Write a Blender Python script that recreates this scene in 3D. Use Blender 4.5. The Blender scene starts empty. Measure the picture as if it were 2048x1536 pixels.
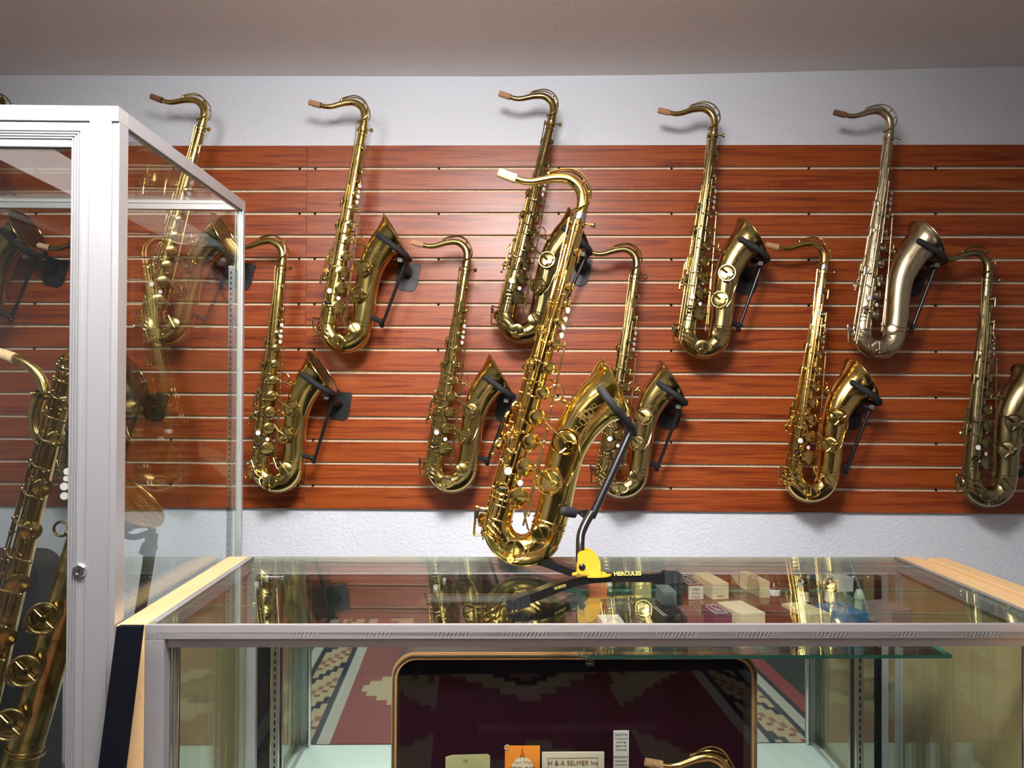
import bpy, bmesh, math, random
from mathutils import Vector, Matrix
random.seed(7)
PI = math.pi
COL = bpy.context.scene.collection
# ------------------------------------------------------------ camera
CAMZ = 1.34
cam_d = bpy.data.cameras.new('camera'); cam = bpy.data.objects.new('camera', cam_d); COL.objects.link(cam)
FPX = 1538.0
cam_d.sensor_width = 36.0; cam_d.lens = 36.0*FPX/2048.0; cam_d.clip_start = 0.02
YAW = math.radians(1.1)
RC = Matrix.Rotation(YAW, 3, 'Z') @ Matrix.Rotation(PI/2 + math.atan(16/FPX), 3, 'X') @ Matrix.Rotation(math.radians(0.27), 3, 'Z')
cam.matrix_world = Matrix.Translation((0, 0, CAMZ)) @ RC.to_4x4()
bpy.context.scene.camera = cam
# ------------------------------------------------------------ world, exposure, lights
w = bpy.data.worlds.new('world'); bpy.context.scene.world = w; w.use_nodes = True
w.node_tree.nodes['Background'].inputs[0].default_value = (.8, .85, 1, 1)
w.node_tree.nodes['Background'].inputs[1].default_value = 0.02
vs = bpy.context.scene.view_settings
vs.view_transform = 'Standard'; vs.look = 'None'; vs.gamma = 1; vs.use_curve_mapping = False
vs.exposure = -0.58
def area(name, loc, sx, sy, e, col=(1, .93, .86)):
    d = bpy.data.lights.new(name, 'AREA'); d.shape = 'RECTANGLE'; d.size = sx; d.size_y = sy; d.energy = e; d.color = col
    o = bpy.data.objects.new(name, d); COL.objects.link(o); o.location = loc
    return o
for x_, y_, sx_, sy_, e_, t_ in ((-.08, .55, .36, .36, 36, 52), (-.95, .50, .30, .30, 11, 50), (.0, .75, .34, .5, 10, 0), (-.4, -1.5, .6, 1.2, 26, 25), (1.9, -.9, .3, 1.2, 3, 0), (-1.9, -1.0, .3, 1.2, 7, 0)):
    lo_ = area('ceiling_lamp', (x_, y_, 2.30), sx_, sy_, e_, (1, .965, .94)); lo_.rotation_euler = (math.radians(t_), 0, 0)
    if t_ > 40: lo_.data.spread = math.radians(108)
for x_, y_, e_ in ((-.2, .70, 58), (1.0, -1.2, 26)):      # added upward fill, not real fittings, to brighten the ceiling and upper wall
    area('added_ceiling_fill', (x_, y_, 2.20), .5, .6, e_, (1, .965, .94)).rotation_euler = (PI, 0, 0)

# ------------------------------------------------------------ pixel rays
def ray(px, py):
    return (RC @ Vector(((px-1024)/FPX, (768-py)/FPX, -1.0))).normalized()
CP = Vector((0, 0, CAMZ))
def PY(px, py, y):                                   # point where the sight line meets the plane Y = y
    r = ray(px, py); return CP + r*(y/r.y)
def PZ(px, py, z):
    r = ray(px, py); return CP + r*((z-CAMZ)/r.z)
# ------------------------------------------------------------ materials
def new_mat(name):
    m = bpy.data.materials.new(name); m.use_nodes = True
    nt = m.node_tree; b = nt.nodes['Principled BSDF']
    return m, nt, b
def simple(name, col, rough=.5, metal=0, spec=.5, coat=0):
    m, nt, b = new_mat(name)
    b.inputs['Base Color'].default_value = (*col, 1); b.inputs['Roughness'].default_value = rough
    b.inputs['Metallic'].default_value = metal; b.inputs['Specular IOR Level'].default_value = spec
    b.inputs['Coat Weight'].default_value = coat
    return m
def N(nt, t, **k):
    n = nt.nodes.new(t)
    for a, v in k.items(): setattr(n, a, v)
    return n
def coords(nt, scale, which='Object'):
    tc = N(nt, 'ShaderNodeTexCoord'); mp = N(nt, 'ShaderNodeMapping'); mp.inputs['Scale'].default_value = scale
    nt.links.new(tc.outputs[which], mp.inputs[0]); return mp.outputs[0]
def ramp(nt, fac, stops):
    r = N(nt, 'ShaderNodeValToRGB'); e = r.color_ramp.elements
    while len(e) < len(stops): e.new(.5)
    for el, (p, c) in zip(e, stops): el.position = p; el.color = (*c, 1) if len(c) == 3 else c
    nt.links.new(fac, r.inputs[0]); return r.outputs[0]
def noise(nt, vec, scale, detail=4, rough=.5, dist=0):
    n = N(nt, 'ShaderNodeTexNoise'); n.inputs['Scale'].default_value = scale; n.inputs['Detail'].default_value = detail
    n.inputs['Roughness'].default_value = rough; n.inputs['Distortion'].default_value = dist
    nt.links.new(vec, n.inputs['Vector']); return n.outputs[0]
def bump(nt, b, h, strength, dist=.001):
    n = N(nt, 'ShaderNodeBump'); n.inputs['Strength'].default_value = strength; n.inputs['Distance'].default_value = dist
    nt.links.new(h, n.inputs['Height']); nt.links.new(n.outputs[0], b.inputs['Normal'])
def plaster(name, col, scale, st, dist):
    m, nt, b = new_mat(name); b.inputs['Base Color'].default_value = (*col, 1); b.inputs['Roughness'].default_value = .7
    v = coords(nt, (1, 1, 1)); bump(nt, b, ramp(nt, noise(nt, v, scale, 3, .55, .4), [(.35, (0, 0, 0)), (.65, (1, 1, 1))]), st, dist)
    return m
M_WALL = plaster('wall_paint', (.73, .76, .83), 95, .5, .0022)
M_CEIL = plaster('ceiling_paint', (.84, .79, .765), 120, .5, .0016)
def wood(name, stops, scale, rough, coat=0, bumpy=.1):
    m, nt, b = new_mat(name); v = coords(nt, scale)
    n1 = noise(nt, v, 3.0, 8, .62, 1.6)
    c = ramp(nt, n1, stops); nt.links.new(c, b.inputs['Base Color'])
    b.inputs['Roughness'].default_value = rough; b.inputs['Coat Weight'].default_value = coat; b.inputs['Coat Roughness'].default_value = .3
    bump(nt, b, n1, bumpy, .0006)
    return m
M_SLAT = wood('cherry_laminate', [(.3, (.12, .016, .004)), (.45, (.22, .036, .006)), (.56, (.33, .070, .010)), (.7, (.21, .037, .005))], (.6, 5, 17), .36, .25, .12)
M_SLAT.node_tree.nodes['Principled BSDF'].inputs['Specular IOR Level'].default_value = .3
M_MDF = wood('raw_fibreboard', [(.3, (.50, .38, .24)), (.6, (.88, .72, .52))], (60, 60, 60), .9)
M_MAPLE = wood('light_maple', [(.3, (.66, .42, .19)), (.5, (.76, .52, .27)), (.7, (.70, .46, .22))], (20, .9, 20), .42, .1, .05)
M_MAPLE_V = wood('pale_birch_panel', [(.3, (.42, .33, .15)), (.5, (.50, .40, .20)), (.7, (.46, .37, .17))], (9, 9, .6), .5, 0, .05)
def brushed(name, col, rough, scale):
    m, nt, b = new_mat(name); v = coords(nt, scale); n1 = noise(nt, v, 6, 5, .6)
    nt.links.new(ramp(nt, n1, [(.3, tuple(c*.94 for c in col)), (.7, col)]), b.inputs['Base Color'])
    b.inputs['Metallic'].default_value = .55; b.inputs['Roughness'].default_value = rough
    bump(nt, b, n1, .02, .0003); return m
M_ALU_H = brushed('brushed_aluminium', (.56, .545, .55), .36, (1.5, 40, 60))
M_ALU_V = brushed('worn_aluminium', (.48, .48, .50), .36, (60, 60, 1.5))
M_CHROME = simple('chrome', (.75, .75, .75), .12, 1)
M_STEEL = simple('zinc_steel', (.5, .5, .5), .3, 1)
M_BLACK = simple('black_plastic', (.006, .006, .007), .45)
M_FOAM = simple('black_foam', (.009, .009, .010), .75)
M_RUBBER = simple('dark_rubber', (.013, .013, .016), .5)
M_BLKMETAL = simple('black_powder_coat', (.008, .008, .009), .25, 0, .5)
M_FABRIC = simple('black_cloth', (.003, .004, .008), .8, 0, .12)
M_YELLOW = simple('yellow_steel', (.68, .37, .02), .4)
M_PEARL = simple('pearl', (.82, .82, .78), .22, 0, .5, .5)
M_PAD = simple('leather_pad', (.05, .03, .02), .7)
M_DARK = simple('dark_gap', (.01, .01, .01), .8, 0, .1)
def cork_mat(name, a, b_):
    m, nt, b = new_mat(name); v = coords(nt, (1, 1, 1)); n1 = noise(nt, v, 350, 3)
    nt.links.new(ramp(nt, n1, [(.35, a), (.6, b_)]), b.inputs['Base Color']); b.inputs['Roughness'].default_value = .85; return m
M_CORK = cork_mat('pale_cork', (.50, .33, .17), (.70, .50, .28))
M_CORK_D = cork_mat('aged_cork', (.12, .05, .025), (.26, .12, .06))
M_CORK_M = cork_mat('tan_cork', (.33, .16, .08), (.52, .29, .15))
def brass(name, col, rough, spots=(.5, .5, .5), amt=.25, sp=16):
    m, nt, b = new_mat(name); v = coords(nt, (1, 1, 1)); n1 = noise(nt, v, sp, 5, .6, .5)
    dark = tuple(c*s for c, s in zip(col, spots))
    nt.links.new(ramp(nt, n1, [(.5-amt, dark), (.56, col)]), b.inputs['Base Color'])
    b.inputs['Metallic'].default_value = 1
    n2 = noise(nt, v, sp*2.2, 3); mr = N(nt, 'ShaderNodeMapRange'); mr.inputs[3].default_value = rough*.7; mr.inputs[4].default_value = rough*1.4
    nt.links.new(n2, mr.inputs[0]); nt.links.new(mr.outputs[0], b.inputs['Roughness'])
    return m
B_HERO = brass('polished_gold_lacquer', (.90, .64, .19), .09, (.95, .88, .75))
B_HERO_B = brass('polished_gold_bell', (.85, .62, .19), .13, (.95, .88, .7))
B_YEL = brass('worn_yellow_brass', (.68, .53, .18), .17, (.62, .55, .45))
B_YEL2 = brass('old_lacquer_brass', (.60, .46, .16), .19, (.6, .52, .45))
B_DARK = brass('dark_lacquer_brass', (.42, .33, .13), .17, (.55, .5, .5))
B_MID = brass('mellow_brass', (.54, .42, .17), .20, (.6, .55, .5))
B_ANT = brass('antique_brass', (.40, .33, .15), .22, (.55, .5, .5))
B_SIL = brass('faded_silver_brass', (.55, .47, .31), .27, (.7, .65, .55))
B_GOLD = brass('rich_gold_brass', (.76, .53, .17), .14, (.7, .6, .5))
B_OLD = brass('unlacquered_brass', (.34, .28, .14), .27, (.5, .46, .42), .3)
B_BARI = brass('patchy_baritone_brass', (.58, .45, .16), .20, (.42, .34, .28), .18, 30)
B_BARI_K = brass('dull_key_brass', (.40, .29, .13), .24, (.6, .55, .5))
B_REDW = brass('red_worn_metal', (.50, .25, .10), .25)

def glass_mat(name, tint, base_ref, rough=0.0, haze=0.0):
    m = bpy.data.materials.new(name); m.use_nodes = True; nt = m.node_tree; nt.nodes.clear()
    out = N(nt, 'ShaderNodeOutputMaterial'); mix = N(nt, 'ShaderNodeMixShader')
    tr = N(nt, 'ShaderNodeBsdfTransparent'); tr.inputs[0].default_value = (*tint, 1)
    gl = N(nt, 'ShaderNodeBsdfGlossy'); gl.inputs['Roughness'].default_value = rough; gl.inputs[0].default_value = (.95, 1, .98, 1)
    lw = N(nt, 'ShaderNodeLayerWeight'); lw.inputs[0].default_value = .5
    p = N(nt, 'ShaderNodeMath', operation='POWER'); p.inputs[1].default_value = 5
    nt.links.new(lw.outputs['Facing'], p.inputs[0])
    ma = N(nt, 'ShaderNodeMath', operation='MULTIPLY_ADD'); ma.inputs[1].default_value = 1-base_ref; ma.inputs[2].default_value = base_ref
    nt.links.new(p.outputs[0], ma.inputs[0])
    nt.links.new(ma.outputs[0], mix.inputs[0]); nt.links.new(tr.outputs[0], mix.inputs[1]); nt.links.new(gl.outputs[0], mix.inputs[2])
    last = mix.outputs[0]
    if haze > 0:
        df = N(nt, 'ShaderNodeBsdfDiffuse'); df.inputs[0].default_value = (.8, .85, .85, 1)
        v = coords(nt, (1, 1, 1)); n1 = noise(nt, v, 9, 6, .7, 1); mm = N(nt, 'ShaderNodeMath', operation='MULTIPLY'); mm.inputs[1].default_value = haze
        nt.links.new(n1, mm.inputs[0]); m2 = N(nt, 'ShaderNodeMixShader')
        nt.links.new(mm.outputs[0], m2.inputs[0]); nt.links.new(last, m2.inputs[1]); nt.links.new(df.outputs[0], m2.inputs[2]); last = m2.outputs[0]
    nt.links.new(last, out.inputs[0]); return m
M_GLASS = glass_mat('clear_glass', (.97, .985, .98), .038, 0, 0)
M_GLASS_TOP = glass_mat('counter_glass', (.92, .95, .935), .05, .0, 0)
M_GLASS_F = glass_mat('front_pane_glass', (.96, .985, .975), .024)
M_GEDGE_P = simple('pale_glass_edge', (.30, .34, .28), .2)
M_GEDGE = simple('green_glass_edge', (.05, .22, .17), .15)
M_MIRROR = simple('mirror', (.80, .86, .83), .015, 1)
M_DECK = simple('white_laminate', (.62, .72, .69), .4)
M_CLEAR = glass_mat('clear_acrylic', (.85, .9, .88), .12)

# ------------------------------------------------------------ mesh helpers
def mark(o, label=None, cat=None, group=None, kind=None):
    if label: o['label'] = label
    if cat: o['category'] = cat
    if group: o['group'] = group
    if kind: o['kind'] = kind
    return o
def empty(name, loc, rot=(0, 0, 0), scale=1, label=None, cat=None, group=None):
    o = bpy.data.objects.new(name, None); COL.objects.link(o); o.location = loc; o.rotation_euler = rot; o.scale = (scale,)*3
    o.empty_display_size = .02
    return mark(o, label, cat, group)
def mesh_of(bm, name, smooth=True, ang=40):
    bmesh.ops.recalc_face_normals(bm, faces=bm.faces[:])
    if smooth:
        lim = math.radians(ang)
        for f in bm.faces: f.smooth = True
        for e in bm.edges:
            if len(e.link_faces) == 2 and e.calc_face_angle(0) > lim: e.smooth = False
    me = bpy.data.meshes.new(name); bm.to_mesh(me); bm.free(); return me
def link(name, me, mats, parent=None):
    o = bpy.data.objects.new(name, me); COL.objects.link(o)
    if not isinstance(mats, (list, tuple)): mats = [mats]
    while len(me.materials) < len(mats): me.materials.append(None)
    for i, m in enumerate(mats):
        if me.materials[i] is None and me.users == 1: me.materials[i] = m
        o.material_slots[i].link = 'OBJECT'; o.material_slots[i].material = m
    if parent: o.parent = parent
    return o
def obj(name, bm, mats, parent=None, smooth=True, ang=40):
    return link(name, mesh_of(bm, name, smooth, ang), mats, parent)
def box(bm, a, b, mi=0, bev=0):
    (x0, y0, z0), (x1, y1, z1) = a, b
    vs_ = [bm.verts.new(p) for p in ((x0, y0, z0), (x1, y0, z0), (x1, y1, z0), (x0, y1, z0), (x0, y0, z1), (x1, y0, z1), (x1, y1, z1), (x0, y1, z1))]
    fs = []
    for q in ((0, 3, 2, 1), (4, 5, 6, 7), (0, 1, 5, 4), (1, 2, 6, 5), (2, 3, 7, 6), (3, 0, 4, 7)):
        f = bm.faces.new([vs_[i] for i in q]); f.material_index = mi; fs.append(f)
    if bev:
        es = list({e for f in fs for e in f.edges})
        r = bmesh.ops.bevel(bm, geom=es, offset=bev, segments=2, affect='EDGES', profile=.7)
        for f in r['faces']: f.material_index = mi
    return fs
def BX(a, b, bev=0):
    bm = bmesh.new(); box(bm, a, b, 0, bev); return bm
def frames(pts):
    pts = [Vector(p) for p in pts]; n = len(pts); T = []
    for i in range(n):
        a = pts[max(i-1, 0)]; b = pts[min(i+1, n-1)]; T.append((b-a).normalized() if (b-a).length > 1e-9 else Vector((0, 0, 1)))
    up = Vector((0, 1, 0)) if abs(T[0].y) < .9 else Vector((1, 0, 0))
    nrm = (up - T[0]*up.dot(T[0])).normalized(); out = []
    for i in range(n):
        nrm = (nrm - T[i]*nrm.dot(T[i])).normalized(); out.append((pts[i], T[i], nrm, T[i].cross(nrm)))
    return out
def sweep(bm, pts, rad, seg=12, mi=0, caps=True, flat=1.0, closed=False):
    if not isinstance(rad, (list, tuple)): rad = [rad]*len(pts)
    if closed: pts = list(pts)
    rings = []
    for (p, t, n, b), r in zip(frames(pts), rad):
        rings.append([bm.verts.new(p + n*(math.cos(2*PI*k/seg)*r*flat) + b*(math.sin(2*PI*k/seg)*r)) for k in range(seg)])
    m = len(rings)
    for i in range(m if closed else m-1):
        A, B = rings[i], rings[(i+1) % m]
        for k in range(seg):
            f = bm.faces.new((A[k], A[(k+1) % seg], B[(k+1) % seg], B[k])); f.material_index = mi
    if caps and not closed:
        for R in (rings[0], rings[-1]):
            f = bm.faces.new(R); f.material_index = mi
    return rings
def spline(ctrl, n=8, vals=None):
    """Catmull-Rom through control points; vals (radii) interpolated too"""
    P_ = [Vector(c) for c in ctrl]; out = []; vo = []
    for i in range(len(P_)-1):
        p0 = P_[max(i-1, 0)]; p1 = P_[i]; p2 = P_[i+1]; p3 = P_[min(i+2, len(P_)-1)]
        for k in range(n):
            t = k/n
            out.append(.5*((2*p1)+(p2-p0)*t+(2*p0-5*p1+4*p2-p3)*t*t+(3*p1-p0-3*p2+p3)*t**3))
            if vals: vo.append(vals[i]*(1-t)+vals[i+1]*t)
    out.append(P_[-1])
    if vals: vo.append(vals[-1]); return out, vo
    return out
def lathe(bm, prof, c, nrm, seg=20, mi=0):
    nrm = Vector(nrm).normalized(); c = Vector(c)
    a = nrm.orthogonal().normalized(); b = nrm.cross(a); prev = None
    for r, h in prof:
        if r < 1e-7: cur = [bm.verts.new(c+nrm*h)]
        else: cur = [bm.verts.new(c+nrm*h+a*(r*math.cos(2*PI*k/seg))+b*(r*math.sin(2*PI*k/seg))) for k in range(seg)]
        if prev is not None:
            for k in range(seg):
                if len(prev) > 1 and len(cur) > 1: vs_ = (prev[k], prev[(k+1) % seg], cur[(k+1) % seg], cur[k])
                elif len(prev) > 1: vs_ = (prev[k], prev[(k+1) % seg], cur[0])
                elif len(cur) > 1: vs_ = (prev[0], cur[(k+1) % seg], cur[k])
                else: continue
                f = bm.faces.new(vs_); f.material_index = mi
        prev = cur
def ring(bm, c, nrm, R, r, seg=24, s2=8, mi=0, sx=1, sy=1, a=None):
    nrm = Vector(nrm).normalized(); c = Vector(c); a = Vector(a).normalized() if a else nrm.orthogonal().normalized(); b = nrm.cross(a)
    sweep(bm, [c+a*(R*sx*math.cos(2*PI*k/seg))+b*(R*sy*math.sin(2*PI*k/seg)) for k in range(seg)], r, s2, mi, closed=False, caps=False) if False else None
    rings = []
    for k in range(seg):
        t = 2*PI*k/seg; d = a*(sx*math.cos(t))+b*(sy*math.sin(t)); p = c+d*R; dn = d.normalized()
        rings.append([bm.verts.new(p+dn*(r*math.cos(2*PI*j/s2))+nrm*(r*math.sin(2*PI*j/s2))) for j in range(s2)])
    for k in range(seg):
        A, B = rings[k], rings[(k+1) % seg]
        for j in range(s2):
            f = bm.faces.new((A[j], A[(j+1) % s2], B[(j+1) % s2], B[j])); f.material_index = mi
def ball(bm, c, r, mi=0, seg=8):
    pr = [(r*math.sin(PI*i/6), -r*math.cos(PI*i/6)) for i in range(7)]; pr[0] = (0, -r); pr[-1] = (0, r)
    lathe(bm, pr, c, (0, 0, 1), seg, mi)
def prism(bm, pts, off, mi=0):
    """polygon pts (3D) extruded by vector off"""
    a = [bm.verts.new(p) for p in pts]; off = Vector(off); b = [bm.verts.new(Vector(p)+off) for p in pts]; n = len(a)
    for q in (a, b[::-1]):
        f = bm.faces.new(q); f.material_index = mi
    for i in range(n):
        f = bm.faces.new((a[i], b[i], b[(i+1) % n], a[(i+1) % n])); f.material_index = mi
def text_mesh(s, size, font_bold=False, ext=0.0, align='CENTER'):
    c = bpy.data.curves.new('t', 'FONT'); c.body = s; c.size = size; c.extrude = ext; c.align_x = align; c.align_y = 'CENTER'; c.resolution_u = 3
    if font_bold: c.offset = size*.02
    o = bpy.data.objects.new('t', c); COL.objects.link(o); bpy.context.view_layer.update()
    me = bpy.data.meshes.new_from_object(o.evaluated_get(bpy.context.evaluated_depsgraph_get()))
    bpy.data.objects.remove(o); bpy.data.curves.remove(c); me.materials.clear(); return me
def put_text(name, s, size, mat, parent, origin, xdir, ydir, ext=.0002, bold=False):
    me = text_mesh(s, size, bold, ext); x = Vector(xdir).normalized(); y = Vector(ydir).normalized(); n = x.cross(y)
    for v in me.vertices: v.co = Vector(origin)+x*v.co.x+y*v.co.y+n*v.co.z
    me.name = name; return link(name, me, mat, parent)

# ------------------------------------------------------------ room shell
YW = 2.587; XL, XR, YB = -2.7, 2.9, -3.6
ZC = PY(1000, 150, YW).z
def struct(name, bm, m, smooth=False):
    o = obj(name, bm, m, None, smooth); return mark(o, kind='structure')
struct('floor', BX((XL, YB, -.05), (XR, YW+.1, 0)), simple('grey_carpet', (.045, .05, .05), .95))
struct('wall_back', BX((XL, YW+.012, 0), (XR, YW+.1, ZC+.1)), M_WALL)
struct('wall_left', BX((XL-.1, YB, 0), (XL, YW+.1, ZC+.1)), M_WALL)
struct('wall_right', BX((XR, YB, 0), (XR+.1, YW+.1, ZC+.1)), M_WALL)
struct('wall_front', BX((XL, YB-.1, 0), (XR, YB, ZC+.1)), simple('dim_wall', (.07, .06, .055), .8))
bm = bmesh.new()                                       # the ceiling sags a little in the middle
xs = [XL, PY(0, 147, YW).x, PY(500, 149, YW).x, PY(1000, 150, YW).x, PY(1300, 147, YW).x, PY(2048, 130, YW).x, XR]
zs = [PY(0, 147, YW).z, PY(0, 147, YW).z, PY(500, 149, YW).z, ZC, PY(1300, 147, YW).z, PY(2048, 130, YW).z, PY(2048, 130, YW).z]
lo = [[bm.verts.new((x, y, z if y > 1.5 else 2.41)) for x, z in zip(xs, zs)] for y in (YB, 1.0, YW+.1)]
hi = [[bm.verts.new((x, y, 2.6)) for x in xs] for y in (YB, 1.0, YW+.1)]
for j in range(2):
    for i in range(len(xs)-1):
        bm.faces.new((lo[j][i], lo[j][i+1], lo[j+1][i+1], lo[j+1][i])); bm.faces.new((hi[j][i], hi[j+1][i], hi[j+1][i+1], hi[j][i+1]))
struct('ceiling', bm, M_CEIL, True)

# ------------------------------------------------------------ slatwall
ZT = PY(1024, 291.5, YW).z; ZBm = PY(1024, 1019.5, YW).z; PITCH = (ZT-ZBm)/16
XSEAM = PY(613, 500, YW).x
def slat_panel(x0, x1, label):
    root = empty('slatwall_panel', ((x0+x1)/2, YW+.0115, ZBm), label=label, cat='wall panel', group=None)
    cx = (x0+x1)/2
    g = .0098
    bm = bmesh.new(); box(bm, (x0-cx, -.0052, .001), (x1-cx, 0, 16*PITCH-.001))
    for k in range(16): box(bm, (x0-cx+.0005, -.0114, k*PITCH+(.010 if k else .0005)), (x1-cx-.0005, -.0053, (k+1)*PITCH-(.010 if k < 15 else .0005)))
    obj('fibreboard_core', bm, M_MDF, root, False)
    bm = bmesh.new()
    for k in range(16):
        z0 = k*PITCH+(g/2 if k else 0); z1 = (k+1)*PITCH-(g/2 if k < 15 else 0)
        box(bm, (x0-cx, -.0165, z0), (x1-cx, -.0115, z1), 0, .0008)          # face board
    o = obj('slat_face', bm, M_SLAT, root, False)
    return root, cx
pl, cxl = slat_panel(XL+.05, XSEAM-.0008, 'left cherry slatwall panel with horizontal grooves, behind the tall glass case')
pr, cxr = slat_panel(XSEAM+.0008, XSEAM+2.44, 'wide cherry slatwall panel with horizontal grooves, right of the vertical seam')
def screws(root, cx, pxs):
    for px in pxs:
        x = PY(px, 500, YW).x
        for k in range(1, 16, 2):
            bm = bmesh.new(); lathe(bm, [(0, .003), (.0035, .003), (.0042, .0)], (x-cx, -.0085, k*PITCH), (0, -1, 0), 10)
            obj('screw', bm, M_DARK, root)
screws(pl, cxl, (598, 345, 70)); screws(pr, cxr, (629, 877, 1117, 1343, 1618, 1872))

# ------------------------------------------------------------ tenor saxophone (units: photo pixels of the front horn, root scale makes them metres)
HO = Vector((1156.5, 445)); HB = Vector((1030, 1131)); CAN = Vector((56, 695))
def sim(O, B):
    """pixel -> (v, u) for a horn whose collar is at O and bow bottom at B"""
    O = Vector(O); B = Vector(B); d = B-O; s = CAN.length/d.length
    a = math.atan2(CAN.y, CAN.x)-math.atan2(d.y, d.x)
    def f(px, py):
        q = Vector((px, py))-O; q = Vector((q.x*math.cos(a)-q.y*math.sin(a), q.x*math.sin(a)+q.y*math.cos(a)))*s
        return q.x, q.y
    return f
hm = sim(HO, HB)
def L(v, u, y=0): return Vector((v-CAN.x, y, CAN.y-u))
def c1(x, y): return hm(900+x/3.84, 320+y/3.84)
def c2(x, y): return hm(900+x/3.072, 700+y/3.072)
def rb(u): return 13+max(0, min(1, u/614))*14.5                      # body radius
BELL_C = [(100, 612), (101, 560), (97, 500), (97, 440), (108, 387), (127, 345), (141, 326), (150, 315), (156, 308.5), (159, 305.8)]
BELL_R = [33, 33.5, 34.5, 37, 42.5, 48, 53, 59, 67, 74]
bell_pts, bell_r = spline([(v, u, 0) for v, u in BELL_C], 6, BELL_R)
def bell_surf(u, phi, off=0):
    """point on the bell side of the horn at height u, phi from the camera direction towards +v"""
    best = min(range(len(bell_pts)), key=lambda i: abs(bell_pts[i].y-u)); i = max(1, min(len(bell_pts)-2, best))
    p = bell_pts[i]; t = (bell_pts[i+1]-bell_pts[i-1]).normalized(); r = bell_r[i]
    tl = Vector((t.x, 0, -t.y)); side = Vector((-tl.z, 0, tl.x)); side = side if side.x > 0 else -side
    n = side*math.sin(phi)+Vector((0, -1, 0))*math.cos(phi)
    return L(p.x, p.y)+n*(r+off), n
def body_surf(u, phi, off=0):
    n = Vector((math.sin(phi), -math.cos(phi), 0)); return L(0, u)+n*(rb(u)+off), n
CACHE = {}
SPEC = []                                              # (name, parent_index, mesh, material keys)
def build_spec(variant):
    S = []
    def add(name, bm, mk, par=None):
        S.append((name, par, mesh_of(bm, name), mk if isinstance(mk, tuple) else (mk,))); return len(S)-1
    # --- body
    bm = bmesh.new(); us = [0+i*614/40 for i in range(41)]
    sweep(bm, [L(0, u) for u in us], [rb(u) for u in us], 28)
    for u, r in ((2, 2.2), (20, 1.2), (52, 1), (560, 1.4), (572, 1.8), (584, 1.4)):
        ring(bm, L(0, u), (0, 0, 1), rb(u)+.3, r, 28, 6)
    add('body_tube', bm, 'body')
    bm = bmesh.new()
    pts = [L(50-50*math.cos(PI*t/20), 612+50*math.sin(PI*t/20)) for t in range(21)]; rr = [27.6+(33-27.6)*t/20 for t in range(21)]
    sweep(bm, pts, rr, 28)
    ring(bm, L(100, 590), (0, 0, 1), 33.4, 1.6, 28, 6); ring(bm, L(100, 602), (0, 0, 1), 33.4, 1.6, 28, 6)
    ring(bm, L(0, 612), (0, 0, 1), 27.8, 1.8, 28, 6)
    # bow guard strip along the underside
    gp = [L(50-50*math.cos(PI*t/20)-math.cos(PI*t/20)*(27.6+5.4*t/20), 612+50*math.sin(PI*t/20)+math.sin(PI*t/20)*(27.6+5.4*t/20)) for t in range(2, 19)]
    sweep(bm, gp, 3.0, 8)
    add('bow', bm, 'bell')
    bm = bmesh.new()
    P3 = [L(p.x, p.y) for p in bell_pts]
    sweep(bm, P3+P3[::-1], bell_r+[r-1.8 for r in bell_r[::-1]], 48, 0, False)
    t = (P3[-1]-P3[-3]).normalized()
    for pair in (0,):
        ring(bm, P3[-1], t, 74.2, 2.0, 60, 8)
    ibell = add('bell', bm, 'bell')
    # --- neck
    NC = [(-143.8, -53), (-126, -52), (-108, -55.9), (-88, -65), (-69.6, -73), (-44, -78.5), (-24, -73), (-10, -61), (-3, -45), (-.5, -26.8), (0, -8)]
    NR = [7, 7.4, 7.9, 8.5, 9.2, 10, 10.8, 11.4, 11.9, 12.3, 12.6]
    bm = bmesh.new(); p, r = spline([L(*c) for c in NC], 6, NR); sweep(bm, p, r, 20)
    inek = add('neck', bm, 'bell')
    bm = bmesh.new(); p = [L(-180.6, -56.6), L(-168, -55), L(-143, -52.8)]
    sweep(bm, p, [8.6, 9.2, 9.4], 20, 0, False); lathe(bm, [(8.6, 0), (6, 0), (6, -14), (0, -14)], p[0], (p[0]-p[1]), 20, 0)
    add('cork', bm, 'cork', inek)
    # octave key over the neck: a long loop and a ring round the tenon
    bm = bmesh.new()
    oc = [(-86, -80, 0), (-72, -88, -3), (-44, -97, -8), (-18, -92, -12), (2, -74, -15), (10, -52, -16), (7, -36, -17), (-6, -24, -16), (-17, -19, -10)]
    sweep(bm, spline([L(a, b, c) for a, b, c in oc], 6), 2.2, 8, 0, True, 1.3)
    oc2 = [(-44, -97, 8), (-18, -92, 12), (2, -74, 15), (10, -52, 16), (7, -36, 17), (-6, -24, 16), (-17, -19, 8), (-17, -19, -10)]
    sweep(bm, spline([L(-86, -80)]+[L(a, b, c) for a, b, c in oc2], 6), 1.8, 8)
    lathe(bm, [(0, -2), (5, -2), (5.4, 2), (3, 4), (0, 4)], L(-82, -79), L(-82, -90)-L(-82, -79), 12)
    for a, b in ((-10, -80), (6, -62)):
        sweep(bm, [L(a, b, -13), L(a, b, 13)], 1.7, 6); ball(bm, L(a, b, -13), 3); ball(bm, L(a-3, b+4, 0), 3)
    add('octave_key', bm, 'key', inek)
    bm = bmesh.new(); lathe(bm, [(13.4, -6), (14.2, -5), (14.2, 4), (13, 5), (13, 14), (12.7, 14)], L(0, -4), (0, 0, 1), 24)
    add('tenon_ring', bm, 'silver', inek)
    bm = bmesh.new(); lathe(bm, [(15, -5), (16, -4), (16, 4), (15, 5), (13.2, 5)], L(0, 3), (0, 0, 1), 24)
    sweep(bm, [L(12, 1, -6), L(30, 1, -12)], 2, 8); lathe(bm, [(0, -3), (5.5, -3), (6.5, 0), (5.5, 3), (0, 3)], L(30, 1, -12), (.8, -.5, 0), 12)
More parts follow.
